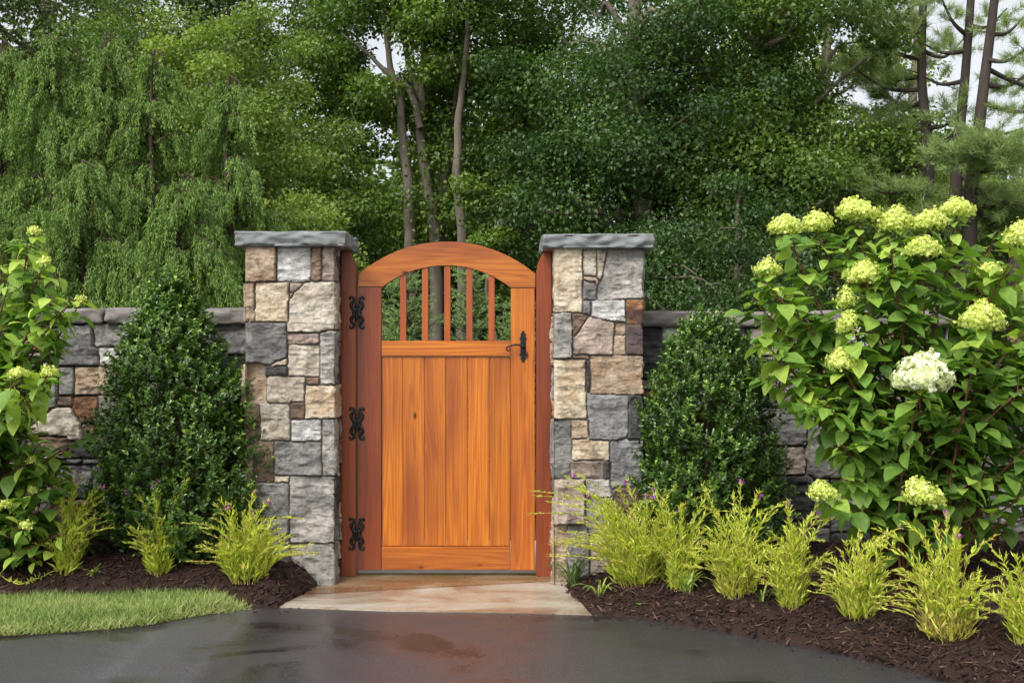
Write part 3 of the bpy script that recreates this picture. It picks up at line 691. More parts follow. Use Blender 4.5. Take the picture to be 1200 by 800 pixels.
def post(label, x0, x1, side):
    top = gz_(292); P = [(x0, .03), (x1, .03)]; w = x1-x0; rr = w*.92; n = 10
    sh = .17
    if side > 0:   # rounded shoulder on the right
        P += [(x1, top-sh+.0)]+[(x1-rr+rr*math.cos(t), top-sh+sh*math.sin(t)) for t in np.linspace(.12, math.pi/2, n)]+[(x0, top)]
    else:
        P += [(x1, top)]+[(x0+rr-rr*math.cos(t), top-sh+sh*math.sin(t)) for t in np.linspace(math.pi/2, .12, n)]+[(x0, top-sh)]
    r_ = empty('gate_post', ((x0+x1)/2, YG+.05, .03), label, 'gate post', 'gate posts fixed to the pillars')
    outline('post_board', P, YG-.002, YG+.135, POST_Z, r_, .006, 3)
    # jamb strip fixed behind, which the gate closes against
    return r_
post('russet cedar gate post with rounded shoulder carrying the three iron hinges', -1.070, gx_(417.2), 1)
post('russet cedar gate post with rounded shoulder on the latch side', gx_(628.4), .250, -1)

# ------------------------------------------------------------------ leaf templates
RH = np.array([(0, 0, 0), (.5, .45, .12), (0, 1, -.12), (-.5, .45, .12)]); RHF = np.array([(0, 1, 2), (0, 2, 3)])
# broad leaf with a folded midrib, drooping tip
HL = np.array([(0, 0, 0), (0, .3, .0), (0, .65, -.05), (0, 1, -.22), (.36, .2, .08), (.44, .48, .07), (.24, .8, -.07), (-.36, .2, .08), (-.44, .48, .07), (-.24, .8, -.07)])
HLF3 = np.array([(0, 4, 1), (0, 1, 7), (2, 6, 3), (2, 3, 9)]); HLF4 = np.array([(1, 4, 5, 2), (1, 2, 8, 7)]); HLF3b = np.array([(2, 5, 6), (2, 9, 8)])
def big_leaves(b, P, D, U, ln, wd, T):
    M = frames(D, U)*np.stack([wd, ln, ln], 1)[:, None, :]
    TF = np.vstack([HLF3, HLF3b, [(1, 4, 5), (1, 5, 2), (1, 2, 8), (1, 8, 7)]]); b.inst(HL, TF, M, P, T)
def small_leaves(b, P, D, U, ln, wd, T):
    M = frames(D, U)*np.stack([wd, ln, ln], 1)[:, None, :]; b.inst(RH, RHF, M, P, T)

# ------------------------------------------------------------------ clipped-cone evergreens
BOX = leafmat('glossy_evergreen_leaf', [(.030, .064, .014), (.065, .135, .022), (.125, .235, .036), (.32, .48, .075)], .30, .2, .6)
TWIG = barkmat('twig_bark', (.10, .06, .035), (.18, .11, .06), 20)
def cone_shrub(name, label, cx, cy, z0, h, w, prof, shoots, seed, lean=0, warm=0, dark=0.0):
    rs = np.random.default_rng(seed)
    root = empty(name, (cx, cy, z0), label, 'evergreen shrub', 'evergreen shrubs beside the pillars')
    st = Buf(); st.tube([(cx, cy, z0-.05), (cx+.01, cy, z0+h*.4), (cx+lean, cy, z0+h*.85)], [.022, .015, .005], 7)
    for i in range(34):
        a = rs.uniform(0, 6.28); zz = rs.uniform(.03, .8); r_ = np.interp(zz, *prof)*w*.45
        st.tube([(cx, cy, z0+zz*h*.8), (cx+math.cos(a)*r_*.5, cy+math.sin(a)*r_*.5, z0+zz*h*.9), (cx+math.cos(a)*r_, cy+math.sin(a)*r_, z0+zz*h)], [.008, .006, .003], 5)
    st.link('branches', TWIG, root)
    n = shoots; t = rs.beta(1.1, 1.25, n); a = rs.uniform(0, 2*np.pi, n)
    rad = np.interp(t, *prof)*w*.5
    lump = fbm(a*2.2+seed, t*7+seed, 3)-.5
    rad = rad*(1+lump*.85)
    f = 1-np.abs(rs.normal(0, .24, n)); f = np.clip(f, .25, 1.06)+np.where(rs.random(n) < .07, rs.uniform(.02, .16, n), 0)
    base = np.stack([cx+lean*t+np.cos(a)*rad*f, cy+np.sin(a)*rad*f*.82, z0+t*h], 1)
    d = np.stack([np.cos(a)*.75, np.sin(a)*.75, np.full(n, .75)+t*.6], 1)+rs.normal(0, .32, (n, 3)); d /= np.linalg.norm(d, axis=1)[:, None]
    L_ = rs.uniform(.05, .13, n)
    b = Buf(); K = 8
    tint = np.clip(rs.normal(.30, .16, n), 0, .8)
    young = rs.random(n) < .16
    for k in range(K):
        p = base+d*(L_*(k+.5)/K)[:, None]
        for s_ in (0, 1):
            q = rdir(n); side = np.cross(d, q); side /= np.linalg.norm(side, axis=1)[:, None]
            dd = side+d*(.45+.6*(k/K))[..., None] if False else side+d*(.45+.6*(k/K))
            ln = rs.uniform(.025, .041, n)*(1-.35*k/K)
            T = np.clip(tint+rs.normal(0, .10, n)+(k/K)*.22+np.where(young, .4*(k/K), 0)-dark, 0, 1)
            small_leaves(b, p, dd, d+rs.normal(0, .35, (n, 3)), ln, ln*.58, T)
    b.link('foliage', BOX, root)
PROF1 = ([0, .06, .2, .38, .55, .72, .86, .95, 1.0], [.62, .92, 1.0, .98, .84, .60, .34, .16, .04])
PROF2 = ([0, .06, .2, .4, .6, .75, .86, .94, 1.0], [.80, .96, 1.0, 1.0, .95, .80, .60, .34, .08])
cone_shrub('evergreen_shrub', 'dense cone-shaped evergreen shrub with pointed top left of the gate', -2.00, 7.80, .20, 1.67, .97, PROF1, 3400, 31, lean=-.09)
cone_shrub('evergreen_shrub', 'dense columnar evergreen shrub with blunt top just right of the right pillar', 1.155, 7.66, .15, 1.47, .79, PROF2, 2600, 32, lean=.03, dark=.04)

# ------------------------------------------------------------------ hydrangeas
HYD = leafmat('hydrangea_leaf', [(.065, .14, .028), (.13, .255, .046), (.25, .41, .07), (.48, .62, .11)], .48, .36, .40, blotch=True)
STEM = barkmat('hydrangea_stem', (.16, .06, .035), (.30, .13, .07), 30)
FLOW = leafmat('panicle_lime', [(.44, .54, .09), (.63, .71, .16), (.76, .80, .27), (.82, .83, .44)], .6, .30, .3)
FLOW_W = leafmat('panicle_cream', [(.66, .74, .38), (.80, .84, .56), (.85, .86, .68), (.86, .85, .74)], .6, .30, .3)
def panicle(root, c, rx, rz, white, rs, tilt=(0, 0)):
    b = Buf(); n = int(950*(rx/.07)**2)+60
    v = rs.normal(size=(n, 3)); v /= np.linalg.norm(v, axis=1)[:, None]; v = v[v[:, 2] > -.55]; n = len(v)
    rx *= 1.14; lump = 1+.5*(fbm(v[:, 0]*4.2+19+c.x*7, v[:, 2]*4.2+v[:, 1]*2.3+19, 3)-.5)*2
    taper = 1-.50*np.clip(v[:, 2], 0, 1)
    P = np.stack([c.x+v[:, 0]*rx*taper*lump+v[:, 2]*tilt[0]*rz, c.y+v[:, 1]*rx*taper*lump, c.z+v[:, 2]*rz*lump], 1)
    P += rs.normal(0, .008, P.shape)
    sz = rs.uniform(.009, .0135, n)*(1.15 if white else .82)*min(1.25, (rx/.07)**.4)
    T = np.clip(rs.normal(.5, .2, n)+v[:, 2]*.12, 0, 1)
    up = v+rs.normal(0, .35, v.shape)
    q = rdir(n); s1 = np.cross(up, q); s1 /= np.linalg.norm(s1, axis=1)[:, None]; s2 = np.cross(up, s1); s2 /= np.linalg.norm(s2, axis=1)[:, None]
    for d in (s1, s2, -s1, -s2): small_leaves(b, P, d, up, sz, sz*.9, T)
    st = Buf()
    for i in range(14):
        e = P[rs.integers(n)]; st.tube([(c.x, c.y, c.z-rz*.7), tuple(e*.9+np.array(c)*.1)], [.002, .001], 4)
    o = b.link('flower_head', FLOW_W if white else FLOW, root)
    st.link('pedicels', FLOW, o)
def hydrangea(name, label, base, tips, leafsc, seed, tb=.4, pale=0.0, low=.40):
    """tips: (point, kind) kind None / (rx,rz,white)"""
    rs = np.random.default_rng(seed); root = empty(name, base, label, 'hydrangea', 'hydrangea bushes')
    st = Buf(); lf = Buf()
    for tp, fl in tips:
        tp = Vector(tp); sp = Vector((base[0]+rs.normal(0, .10), base[1]+rs.normal(0, .08), base[2]-.03))
        mid = sp.lerp(tp, .5); out_ = Vector((tp.x-sp.x, tp.y-sp.y, 0)); mid -= out_*.13; mid.z += .06*(tp-sp).length; mid += Vector(rs.normal(0, .03, 3))
        C_ = smooth_poly([tuple(sp), tuple(mid), tuple(tp)], 14); n = len(C_)
        r0 = .009 if (tp-sp).length > 1.0 else .006
        st.tube(C_, np.linspace(r0, .0028, n), 6)
        Lg = np.linalg.norm(np.diff(C_, axis=0), axis=1).sum()
        nodes = np.linspace(low, .985, max(4, int(Lg/.075)))
        az = rs.uniform(0, 6.28)
        for j, s_ in enumerate(nodes):
            i = s_*(n-1); i0 = int(i); p = C_[i0]*(1-(i-i0))+C_[min(i0+1, n-1)]*(i-i0); ax = C_[min(i0+1, n-1)]-C_[max(i0-1, 0)]; ax /= np.linalg.norm(ax)
            az += math.pi/2+rs.normal(0, .3)
            side = np.array([math.cos(az), math.sin(az), 0]); side -= ax*side.dot(ax); side /= np.linalg.norm(side)
            top = s_ > .8
            for sg in (1, -1):
                if rs.random() < (.12 if s_ > .55 else .5): continue
                d = side*sg+ax*rs.uniform(.05, .45)+np.array([0, 0, rs.uniform(-.95, .15)])+rs.normal(0, .22, 3); d /= np.linalg.norm(d)
                ln = rs.uniform(.075, .155)*leafsc*(1.0 if s_ < .93 else .72)
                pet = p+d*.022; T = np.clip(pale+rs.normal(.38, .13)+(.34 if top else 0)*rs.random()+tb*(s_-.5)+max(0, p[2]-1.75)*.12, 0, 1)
                st.tube([p, pet], [.0022, .0016], 4, cap=False)
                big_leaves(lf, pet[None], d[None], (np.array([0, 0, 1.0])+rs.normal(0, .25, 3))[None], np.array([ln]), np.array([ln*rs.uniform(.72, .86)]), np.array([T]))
        if rs.random() < .9:   # short side shoots with extra leaves
            for _ in range(rs.integers(2, 5)):
                i = rs.integers(int(n*.35), n-2); p = C_[i]; d0 = rs.normal(0, 1, 3); d0[2] = abs(d0[2])*.6+.2; d0 /= np.linalg.norm(d0); Ls = rs.uniform(.10, .24)
                e = p+d0*Ls; st.tube([p, e], [.003, .0018], 4)
                for q_ in (.45, .7, .95):
                    az2 = rs.uniform(0, 6.28)
                    for sg in (0, math.pi):
                        d = np.array([math.cos(az2+sg), math.sin(az2+sg), rs.uniform(-.5, .1)])+d0*.4; d /= np.linalg.norm(d); ln = rs.uniform(.075, .14)*leafsc
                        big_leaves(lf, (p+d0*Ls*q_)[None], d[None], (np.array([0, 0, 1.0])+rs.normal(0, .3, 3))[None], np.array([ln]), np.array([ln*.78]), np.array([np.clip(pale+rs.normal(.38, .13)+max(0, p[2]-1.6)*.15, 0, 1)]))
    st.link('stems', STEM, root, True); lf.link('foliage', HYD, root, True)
    for tp, fl in tips:
        if fl: panicle(root, Vector(tp)+Vector((0, 0, fl[1]*.55)), fl[0], fl[1], fl[2], rs, (rs.normal(0, .2), 0))
rs0 = np.random.default_rng(5)
fl = [(921, 266, 7.0, .075, .05), (956, 262, 7.1, .070, .055), (1005, 248, 7.0, .085, .06), (1049, 260, 6.95, .072, .07), (1088, 260, 6.9, .072, .055), (1121, 246, 6.95, .070, .05), (900, 316, 6.95, .058, .05), (1014, 322, 6.75, .075, .06),
      (1080, 292, 6.85, .075, .055), (992, 352, 6.8, .045, .06), (993, 380, 6.75, .045, .06), (1150, 374, 6.6, .085, .08), (987, 424, 6.75, .065, .055), (1080, 442, 6.45, .108, .105), (964, 577, 6.6, .058, .05), (1082, 580, 6.4, .075, .07),
      (1196, 278, 6.8, .07, .07), (1158, 318, 6.9, .05, .04)]
base = ground_pt(1062, 672); base = (base.x, 7.0, float(bedz(base.x, 7.0)))
tips = []
for (x, y, Y, rx, rz) in fl: tips.append((W(x, y+rz*FPX/Y*.5, Y), (rx, rz, x == 1080 and y == 442)))
for i in range(40):
    x = rs0.uniform(872, 1290); y = rs0.uniform(270 if x > 930 else 330, 600); Y = rs0.uniform(6.65, 7.55)
    if x < 960 and y > 470: continue
    tips.append((W(x, y, Y), None))
for x, y in ((882, 350), (890, 395), (905, 360), (915, 420), (930, 345), (925, 385), (945, 440), (950, 395), (900, 440), (965, 470), (985, 520), (1000, 560), (1010, 480), (940, 470), (1140, 560), (1170, 600), (1110, 520), (1040, 600)):
    tips.append((W(x, y, rs0.uniform(6.65, 7.2)), None))
for i in range(12): tips.append((W(rs0.uniform(1180, 1420), rs0.uniform(260, 560), rs0.uniform(6.4, 7.5)), (.06, .06, False) if i % 4 == 0 else None))
hydrangea('hydrangea_bush', 'large hydrangea bush with lime and cream panicles on reddish stems right of the gate', base, tips, 1.0, 41, .30, pale=.02)
# left bush, pale leaves arching in from the left
fl = [(40, 265, 7.0, .030, .020), (52, 300, 6.9, .024, .016), (22, 432, 6.6, .038, .022), (58, 430, 6.6, .032, .020), (6, 585, 7.15, .026, .022), (38, 568, 7.25, .018, .015), (30, 610, 7.1, .028, .022), (38, 532, 7.2, .018, .014), (95, 345, 6.95, .02, .018)]
bp = ground_pt(-60, 668); base = (bp.x, 7.6, float(bedz(bp.x, 7.6)))
tips = [(W(x, y+8, Y), (rx, rz, False)) for x, y, Y, rx, rz in fl]
for x, y in ((8, 275), (20, 300), (32, 285), (70, 318), (85, 350), (75, 362), (60, 345), (48, 380), (30, 340), (10, 330), (60, 395), (20, 400), (5, 380), (-20, 300), (-30, 340), (-50, 390), (-60, 300), (-80, 360), (-20, 420)):
    tips.append((W(x, y, rs0.uniform(6.8, 7.3)), None))
for i in range(52): tips.append((W(rs0.uniform(-150, 88), rs0.uniform(490, 655), rs0.uniform(7.35, 7.9)), None))
for x, y, Y in ((60, 560, 7.4), (80, 590, 7.45), (45, 620, 7.3), (70, 645, 7.4), (90, 560, 7.6), (30, 650, 7.3), (55, 520, 7.5), (88, 620, 7.6), (20, 630, 7.2), (75, 535, 7.6), (95, 650, 7.7), (50, 655, 7.35)): tips.append((W(x-8, y, Y), None))
for i in range(12): tips.append((W(rs0.uniform(-120, 50), rs0.uniform(430, 520), rs0.uniform(6.8, 7.4)), None))
hydrangea('hydrangea_bush', 'hydrangea bush with pale lime leaves and small green buds at the left edge', base, tips, .92, 42, .55, pale=.0, low=.18)

# ------------------------------------------------------------------ chartreuse perennials
PER = leafmat('chartreuse_leaf', [(.40, .50, .055), (.68, .78, .10), (.88, .92, .22), (.66, .50, .16)], .5, .35, .3)
PST = leafmat('chartreuse_stem', [(.40, .40, .08), (.55, .52, .10), (.45, .30, .12)], .6, .1, .3)
PUR = leafmat('purple_petal', [(.30, .06, .32), (.45, .14, .50), (.62, .30, .58)], .6, .3, .2)
def perennial(label, px, py, hpx, wpx, stems, seed, lean=0.0, flowers=6, golden=0.0):
    rs = np.random.default_rng(seed); g = ground_pt(px, py); Y = g.y; h = hpx/FPX*Y; w = wpx*1.05/FPX*Y
    root = empty('flowering_perennial', g, label, 'perennial plant', 'chartreuse flowering perennials in the mulch beds')
    stems = int(stems*1.45); h *= 1.1*rs.uniform(.93, 1.08); w *= rs.uniform(.82, 1.08); st = Buf(); lf = Buf(); tipsl = []
    for i in range(stems):
        a = rs.uniform(0, 6.28); q = rs.random()**.6
        b0 = np.array([g.x+math.cos(a)*q*w*.16, g.y+math.sin(a)*q*w*.14, g.z-.02])
        hh = h*rs.uniform(.55, 1.0)*(1-.35*q) if i > stems*.16 else h*rs.uniform(.95, 1.25)
        e = b0+np.array([math.cos(a)*q*w*.50+lean*hh*rs.uniform(.3, 1.6)+rs.normal(0, .07)*hh, math.sin(a)*q*w*.35, hh])
        m_ = b0+(e-b0)*np.array([.33, .33, .66]); arch = rs.random()*.28*q*hh; e = e+np.array([math.cos(a)*arch*.6, math.sin(a)*arch*.4, -arch])
        P = smooth_poly([b0, m_, e], 7); n = len(P); st.tube(P, np.linspace(.0022, .0010, n), 4, T=rs.random())
        k = int(hh/.0115); s_ = rs.uniform(.05, .93, k); ii = s_*(n-1); i0 = ii.astype(int); pp = P[i0]+(P[np.minimum(i0+1, n-1)]-P[i0])*(ii-i0)[:, None]
        az = rs.uniform(0, 6.28, k); tg = P[np.minimum(i0+1, n-1)]-P[np.maximum(i0-1, 0)]; tg = tg/(np.linalg.norm(tg, axis=1)[:, None]+1e-9); d = np.stack([np.cos(az), np.sin(az), rs.uniform(-.3, .3, k)], 1)*rs.uniform(.3, .9, k)[:, None]+tg
        ln = rs.uniform(.038, .10, k)*(1.1-.72*s_); T = np.clip(rs.normal(.45, .16, k)+golden*(s_ < .35), 0, 1)
        small_leaves(lf, pp, d, rdir(k)+np.array([0, 0, .6]), ln, np.full(k, .0032), T)
        # seed-head buds near the tip
        k = 9; s2 = rs.uniform(.72, 1.0, k); i0 = (s2*(n-1)).astype(int); small_leaves(lf, P[i0], rdir(k)+np.array([0, 0, .8]), rdir(k), np.full(k, .012), np.full(k, .008), np.full(k, .95))
        tipsl.append(P[-1])
    st.link('stems', PST, root); lf.link('foliage', PER, root)
    tipsl.sort(key=lambda p: -p[2])
    for i in range(min(flowers, len(tipsl))):
        p = tipsl[i*2 % len(tipsl)]-np.array([0, 0, rs.uniform(0, .04)]); b = Buf(); k = 14; small_leaves(b, np.repeat(p[None], k, 0)+rs.normal(0, .006, (k, 3)), rdir(k)+np.array([0, 0, .3]), rdir(k), rs.uniform(.014, .020, k), np.full(k, .012), rs.random(k))
        b.link('blossom', PUR, root)
perennial('yellow-green perennial leaning right beside the hydrangea at the left edge', 78, 671, 92, 62, 34, 51, lean=.30, flowers=3)
perennial('narrow upright yellow-green perennial in front of the cone-shaped shrub', 186, 671, 90, 62, 30, 52, flowers=4)
perennial('broad yellow-green perennial at the foot of the left pillar', 290, 678, 86, 108, 72, 53, lean=.18, flowers=4)
perennial('wide chartreuse perennial with the most purple blossoms, at the foot of the right pillar', 752, 683, 106, 150, 100, 54, lean=-.18, flowers=6)
perennial('chartreuse perennial with tall spikes between the wide clump and the dark shrub', 797, 691, 100, 74, 36, 60, lean=.05, flowers=3)
perennial('golden-based yellow perennial in front of the columnar shrub', 864, 697, 96, 92, 56, 55, lean=.05, flowers=2, golden=.25)
perennial('upright yellow-green perennial with a rusty spent bloom, right of the columnar shrub', 928, 712, 96, 76, 48, 56, flowers=3)
perennial('pale spreading yellow-green perennial below the small lime hydrangea head', 1005, 722, 84, 96, 46, 57, lean=.05, flowers=1)
perennial('yellowing leggy perennial under the low cream hydrangea head', 1112, 748, 118, 116, 52, 58, lean=-.05, flowers=2, golden=.35)
perennial('yellow-green perennial cut by the right edge of the photo', 1206, 754, 94, 84, 44, 59, flowers=1)
# strappy daylily-like tufts
STRAP = leafmat('strap_leaf', [(.05, .12, .03), (.12, .22, .05), (.30, .42, .08), (.5, .55, .12)], .45, .3, .4)
def strap(label, px, py, n, L0, t0, seed, dx=0):
    rs = np.random.default_rng(seed); g = ground_pt(px, py)
    b = Buf()
    for i in range(n):
        a = rs.uniform(0, 6.28); Lf = L0*rs.uniform(.6, 1.1); d = np.array([math.cos(a)+dx, math.sin(a)*.8-.1, 0]); s_ = np.linspace(0, 1, 8)
        reach = rs.uniform(.35, .8); P = np.array(g)[None]+np.stack([d[0]*Lf*reach*s_**1.3, d[1]*Lf*reach*s_**1.3, Lf*(1.25*s_-1.15*reach*s_**2.4)*.8-.01], 1)
        P[:, :2] += rs.normal(0, .012, 2); w = .0055*np.sin(np.pi*np.clip(s_*.85+.12, 0, 1))+.0006; side = np.array([-d[1], d[0], 0]); side /= np.linalg.norm(side)+1e-9
        V = np.stack([P-side*w[:, None], P+np.array([0, 0, -.002]), P+side*w[:, None]], 1).reshape(-1, 3)
        F = []
        for j in range(7):
            for c in (0, 1): F.append((j*3+c, j*3+c+1, j*3+c+4, j*3+c+3))
        b.add(V, F, float(np.clip(rs.normal(t0, .12), 0, 1)))
    o = b.link('strap_leaf_plant', STRAP, None, True); tag(o, label, 'grassy plant')
strap('dark green arching grassy tuft at the foot of the right pillar', 672, 668, 34, .30, .22, 61)
strap('small pale grassy tuft on the mulch beside the flagstone apron', 704, 698, 12, .20, .62, 62)
strap('pale yellow-green arching tuft between two chartreuse perennials', 806, 694, 24, .26, .66, 63)
strap('small wilting pale tuft on the mulch near the cone-shaped shrub', 108, 674, 9, .13, .7, 64)
strap('few green blades beside the golden-based yellow perennial', 893, 704, 6, .18, .5, 65)
# runners lying on the mulch
def runner(label, pts, seed):
    rs = np.random.default_rng(seed); P = smooth_poly([tuple(ground_pt(x, y)+Vector((0, 0, .012))) for x, y in pts], 7)
    P[:, 2] = np.maximum(P[:, 2], bedz(P[:, 0], P[:, 1])+.012)
    root = empty('trailing_stem', P[0], label, 'plant stem', 'stray stems lying on the left bed')
    b = Buf(); b.tube(P, .0032, 5); b.link('stem', PST, root)
    lf = Buf(); k = len(P)*3; i = rs.integers(0, len(P), k); small_leaves(lf, P[i], rdir(k)+np.array([0, 0, .6]), rdir(k), rs.uniform(.02, .04, k), np.full(k, .006), rs.uniform(.2, .6, k)); lf.link('foliage', PER, root)
runner('thin pale stem trailing over mulch at the left edge', [(0, 676), (22, 688), (45, 680), (68, 670)], 71)
runner('thin pale stem trailing over mulch beside the middle left perennial', [(212, 654), (230, 663), (258, 660)], 72)
b = Buf(); g = ground_pt(748, 710); big_leaves(b, np.array([list(g+Vector((0, 0, .01)))]*3), np.array([(1, .2, .3), (-.6, .8, .3), (.2, -1, .3)]), np.tile([0, 0, 1.0], (3, 1)), np.full(3, .03), np.full(3, .022), np.full(3, .4))
tag(b.link('seedling', HYD), 'tiny green seedling on bare mulch near the apron corner', 'seedling')

# ------------------------------------------------------------------ background trees
BARK_G = barkmat('grey_brown_bark', (.10, .08, .06), (.33, .28, .22))
BARK_P = barkmat('pine_bark', (.035, .025, .02), (.10, .075, .06))
BARK_C = barkmat('cedar_bark', (.05, .032, .022), (.11, .07, .045))
def lm(n, c, **k): return leafmat(n, c, **k)
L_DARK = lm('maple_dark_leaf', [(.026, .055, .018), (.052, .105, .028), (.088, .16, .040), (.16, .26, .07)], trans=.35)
L_MID = lm('oak_mid_leaf', [(.045, .085, .020), (.105, .180, .034), (.185, .28, .052), (.30, .42, .09)], trans=.4)
L_BR = lm('bright_leaf', [(.07, .125, .03), (.14, .22, .045), (.23, .33, .065), (.36, .46, .11)], trans=.4)
L_OL = lm('olive_leaf', [(.06, .095, .035), (.105, .15, .05), (.15, .20, .07), (.22, .27, .10)], trans=.35)
L_YE = lm('yellow_green_leaf', [(.10, .16, .035), (.20, .29, .06), (.31, .41, .085), (.44, .54, .14)], trans=.4)
NEED = lm('pine_needle', [(.11, .16, .06), (.21, .29, .09), (.31, .42, .14), (.42, .52, .20)], trans=.2, rough=.55)
SPR = lm('spruce_needle', [(.08, .15, .05), (.15, .25, .08), (.25, .37, .12), (.36, .48, .17)], trans=.2, rough=.55)
CED = lm('cedar_spray', [(.07, .14, .032), (.155, .265, .054), (.26, .39, .085), (.42, .56, .15)], trans=.25, rough=.55)

def blob_leaves(b, C, rb, n, ls, rs, t0, tsd=.14, flat=.6, droop=.3):
    v = rs.normal(size=(n, 3)); v /= np.linalg.norm(v, axis=1)[:, None]; r = rs.random(n)**.45
    P = C+v*np.array([rb, rb, rb*flat])*r[:, None]
    d = rs.normal(size=(n, 3))*.8+v*.7; d[:, 2] -= droop
    up = rs.normal(0, .45, (n, 3))+np.array([0, 0, 1.0])+v*.4
    ln = ls*rs.uniform(.65, 1.3, n); small_leaves(b, P, d, up, ln, ln*.72, np.clip(rs.normal(t0, tsd, n), 0, 1))
def tree(name, label, cat, x, y, h, cr, leafm, bark, blobs, leaves, ls, seed, trunk_r=.16, t0=.4, rb=(.45, .95), group='woodland trees behind the wall', trunks=None, holes=(), zmin=.5, limbs_vis=True, cols=None):
    """cr: crown centre (dx,dy,z) and radii (rx,ry,rz)"""
    rs = np.random.default_rng(seed); root = empty(name, (x, y, -.1), label, cat, group)
    (dx, dy, cz), (rx, ry, rz) = cr
    tb = Buf(); tps = []
    if trunks is None: trunks = [([(x, y, -.15), (x+dx*.2+.05, y, h*.35), (x+dx*.6-.08, y+dy*.5, h*.65), (x+dx, y+dy, h*.92)], trunk_r)]
    for P, r_ in trunks:
        P = smooth_poly(P, 8); n = len(P); P[:, 0] += (fbm(P[:, 2]*1.2+seed, P[:, 2]*0, 3)-.5)*.14
        tb.tube(P, r_*np.linspace(1.15, .35, n), 10, cap=False); tps.append(P)
    b = Buf(); k = 0; tries = 0
    while k < blobs and tries < blobs*8:
        tries += 1
        v = rs.normal(size=3); v /= np.linalg.norm(v); r = rs.random()**.42
        C = np.array([x+dx, y+dy, cz])+v*np.array([rx, ry, rz])*r
        if C[2] < zmin: continue
        px = 600+FPX*C[0]/C[1]; py = 400-FPX*(C[2]-CAMZ)/C[1]
        R_ = rs.uniform(*rb); rp = R_*FPX/C[1]
        if any((px-hx)**2/(hw+rp*.6)**2+(py-hy)**2/(hh+rp*.35)**2 < 1 for hx, hy, hw, hh in holes): continue
        k += 1
        t_ = np.clip(t0+rs.normal(0, .11), 0, 1)
        blob_leaves(b, C, R_*.9, int(leaves*1.55*rs.uniform(.7, 1.3)), ls*.76, rs, t_, flat=.48)
        if limbs_vis and k % 3 == 0:
            T = tps[rs.integers(len(tps))]; zz = max(.8, C[2]-abs(C[0]-x)*.55-.3); i = int(np.argmin(np.abs(T[:, 2]-zz))); s_ = T[i]
            m_ = s_*.65+C*.35+np.array([0, 0, .10])+rs.normal(0, .16, 3); m2_ = s_*.3+C*.7+np.array([0, 0, -.05])+rs.normal(0, .16, 3); Q = smooth_poly([s_, m_, m2_, C], 4)
            tb.tube(Q, np.linspace(trunk_r*.30, .012, len(Q)), 6, cap=False)
    tb.link('trunk', bark, root, True); b.link('crown', leafm, root)
    return root

def weeper(label, px, ytop, Y, w, seed, t0=.42):
    rs = np.random.default_rng(seed); top = W(px, ytop, Y); h = top.z; x = top.x
    root = empty('weeping_conifer', (x, Y, -.1), label, 'weeping conifer', 'weeping conifers behind the left wall')
    tb = Buf(); P = smooth_poly([(x-.05, Y, -.15), (x+.04, Y, h*.5), (x-.03, Y, h*.8), (x, Y, h-.05), (x+.05, Y-.03, h), (x+.13, Y-.05, h-.06)], 8); tb.tube(P, .055*np.clip(1-(P[:, 2]+.15)/(h+.3), 0, 1)**.9+.006, 8)
    b = Buf(); nb = 80
    for i in range(nb):
        f = (i+rs.random())/nb; z = .7+(h-.72)*f; a = rs.uniform(0, 6.28); L_ = w*(1-f)**.95*rs.uniform(.5, 1.3)+.10
        s0 = np.array([x, Y, z]); s = np.linspace(0, 1, 9)[:, None]; dv = np.array([math.cos(a), math.sin(a), 0])
        C_ = s0+dv*L_*s+np.array([0, 0, 1])*(.30*L_*np.sin(s*2.2)-.42*L_*s**3); tb.tube(C_, np.linspace(.012, .003, 9), 5, cap=False)
        ns = int(6+L_*24)
        for k in range(ns):
            q = rs.uniform(.08, 1.0)**.8; j = q*8; j0 = min(int(j), 7); p = C_[j0]*(1-(j-j0))+C_[j0+1]*(j-j0); p = p+np.array([rs.normal(0, .05), rs.normal(0, .05), 0])
            Ls = rs.uniform(.16, .60)*(.42+.75*(1-f)); m_ = int(Ls/.028)+3
            t = (np.arange(m_)+.5)/m_; sway = rs.normal(0, .12, 2)+dv[:2]*.22
            Q = p+np.stack([sway[0]*Ls*t**.7, sway[1]*Ls*t**.7, -Ls*t+.05*np.sin(t*3)*Ls], 1)
            for rep in range(6):
                d = np.stack([rs.normal(0, .5, m_)+sway[0], rs.normal(0, .5, m_)+sway[1], -np.ones(m_)], 1)
                ln = rs.uniform(.03, .065, m_)*(1.15-.5*t); small_leaves(b, Q+rs.normal(0, .012, Q.shape), d, rdir(m_)+np.array([0, -.4, .5]), ln, np.full(m_, .009), np.clip(rs.normal(t0, .1, m_)+.16*t, 0, 1))
    tb.link('trunk', BARK_C, root); b.link('crown', CED, root)
for i, (lab, px, yt, Y, w) in enumerate((
    ('weeping conifer cut by the left edge of the photo', 2, 50, 13.4, 1.25), ('weeping conifer with drooping leader, second from the left edge', 56, 44, 12.9, 1.2),
    ('tallest weeping conifer with bare curved tip, above the left hydrangea', 124, 40, 13.0, 1.2), ('weeping conifer with reddish stem behind the cone-shaped shrub', 180, 62, 12.8, 1.15),
    ('short weeping conifer with straight thin leader, nearest the left pillar', 268, 92, 12.9, 1.0), ('low weeping conifer filling in behind the left wall coping', 95, 190, 12.2, 1.1), ('small weeping conifer directly behind the left wall end', 215, 205, 12.1, 1.0))):
    weeper(lab, px, yt, Y, w, 80+i)

def px_tr(pts, Y, r): return ([tuple(W(a, b_, Y)) for a, b_ in pts], r)
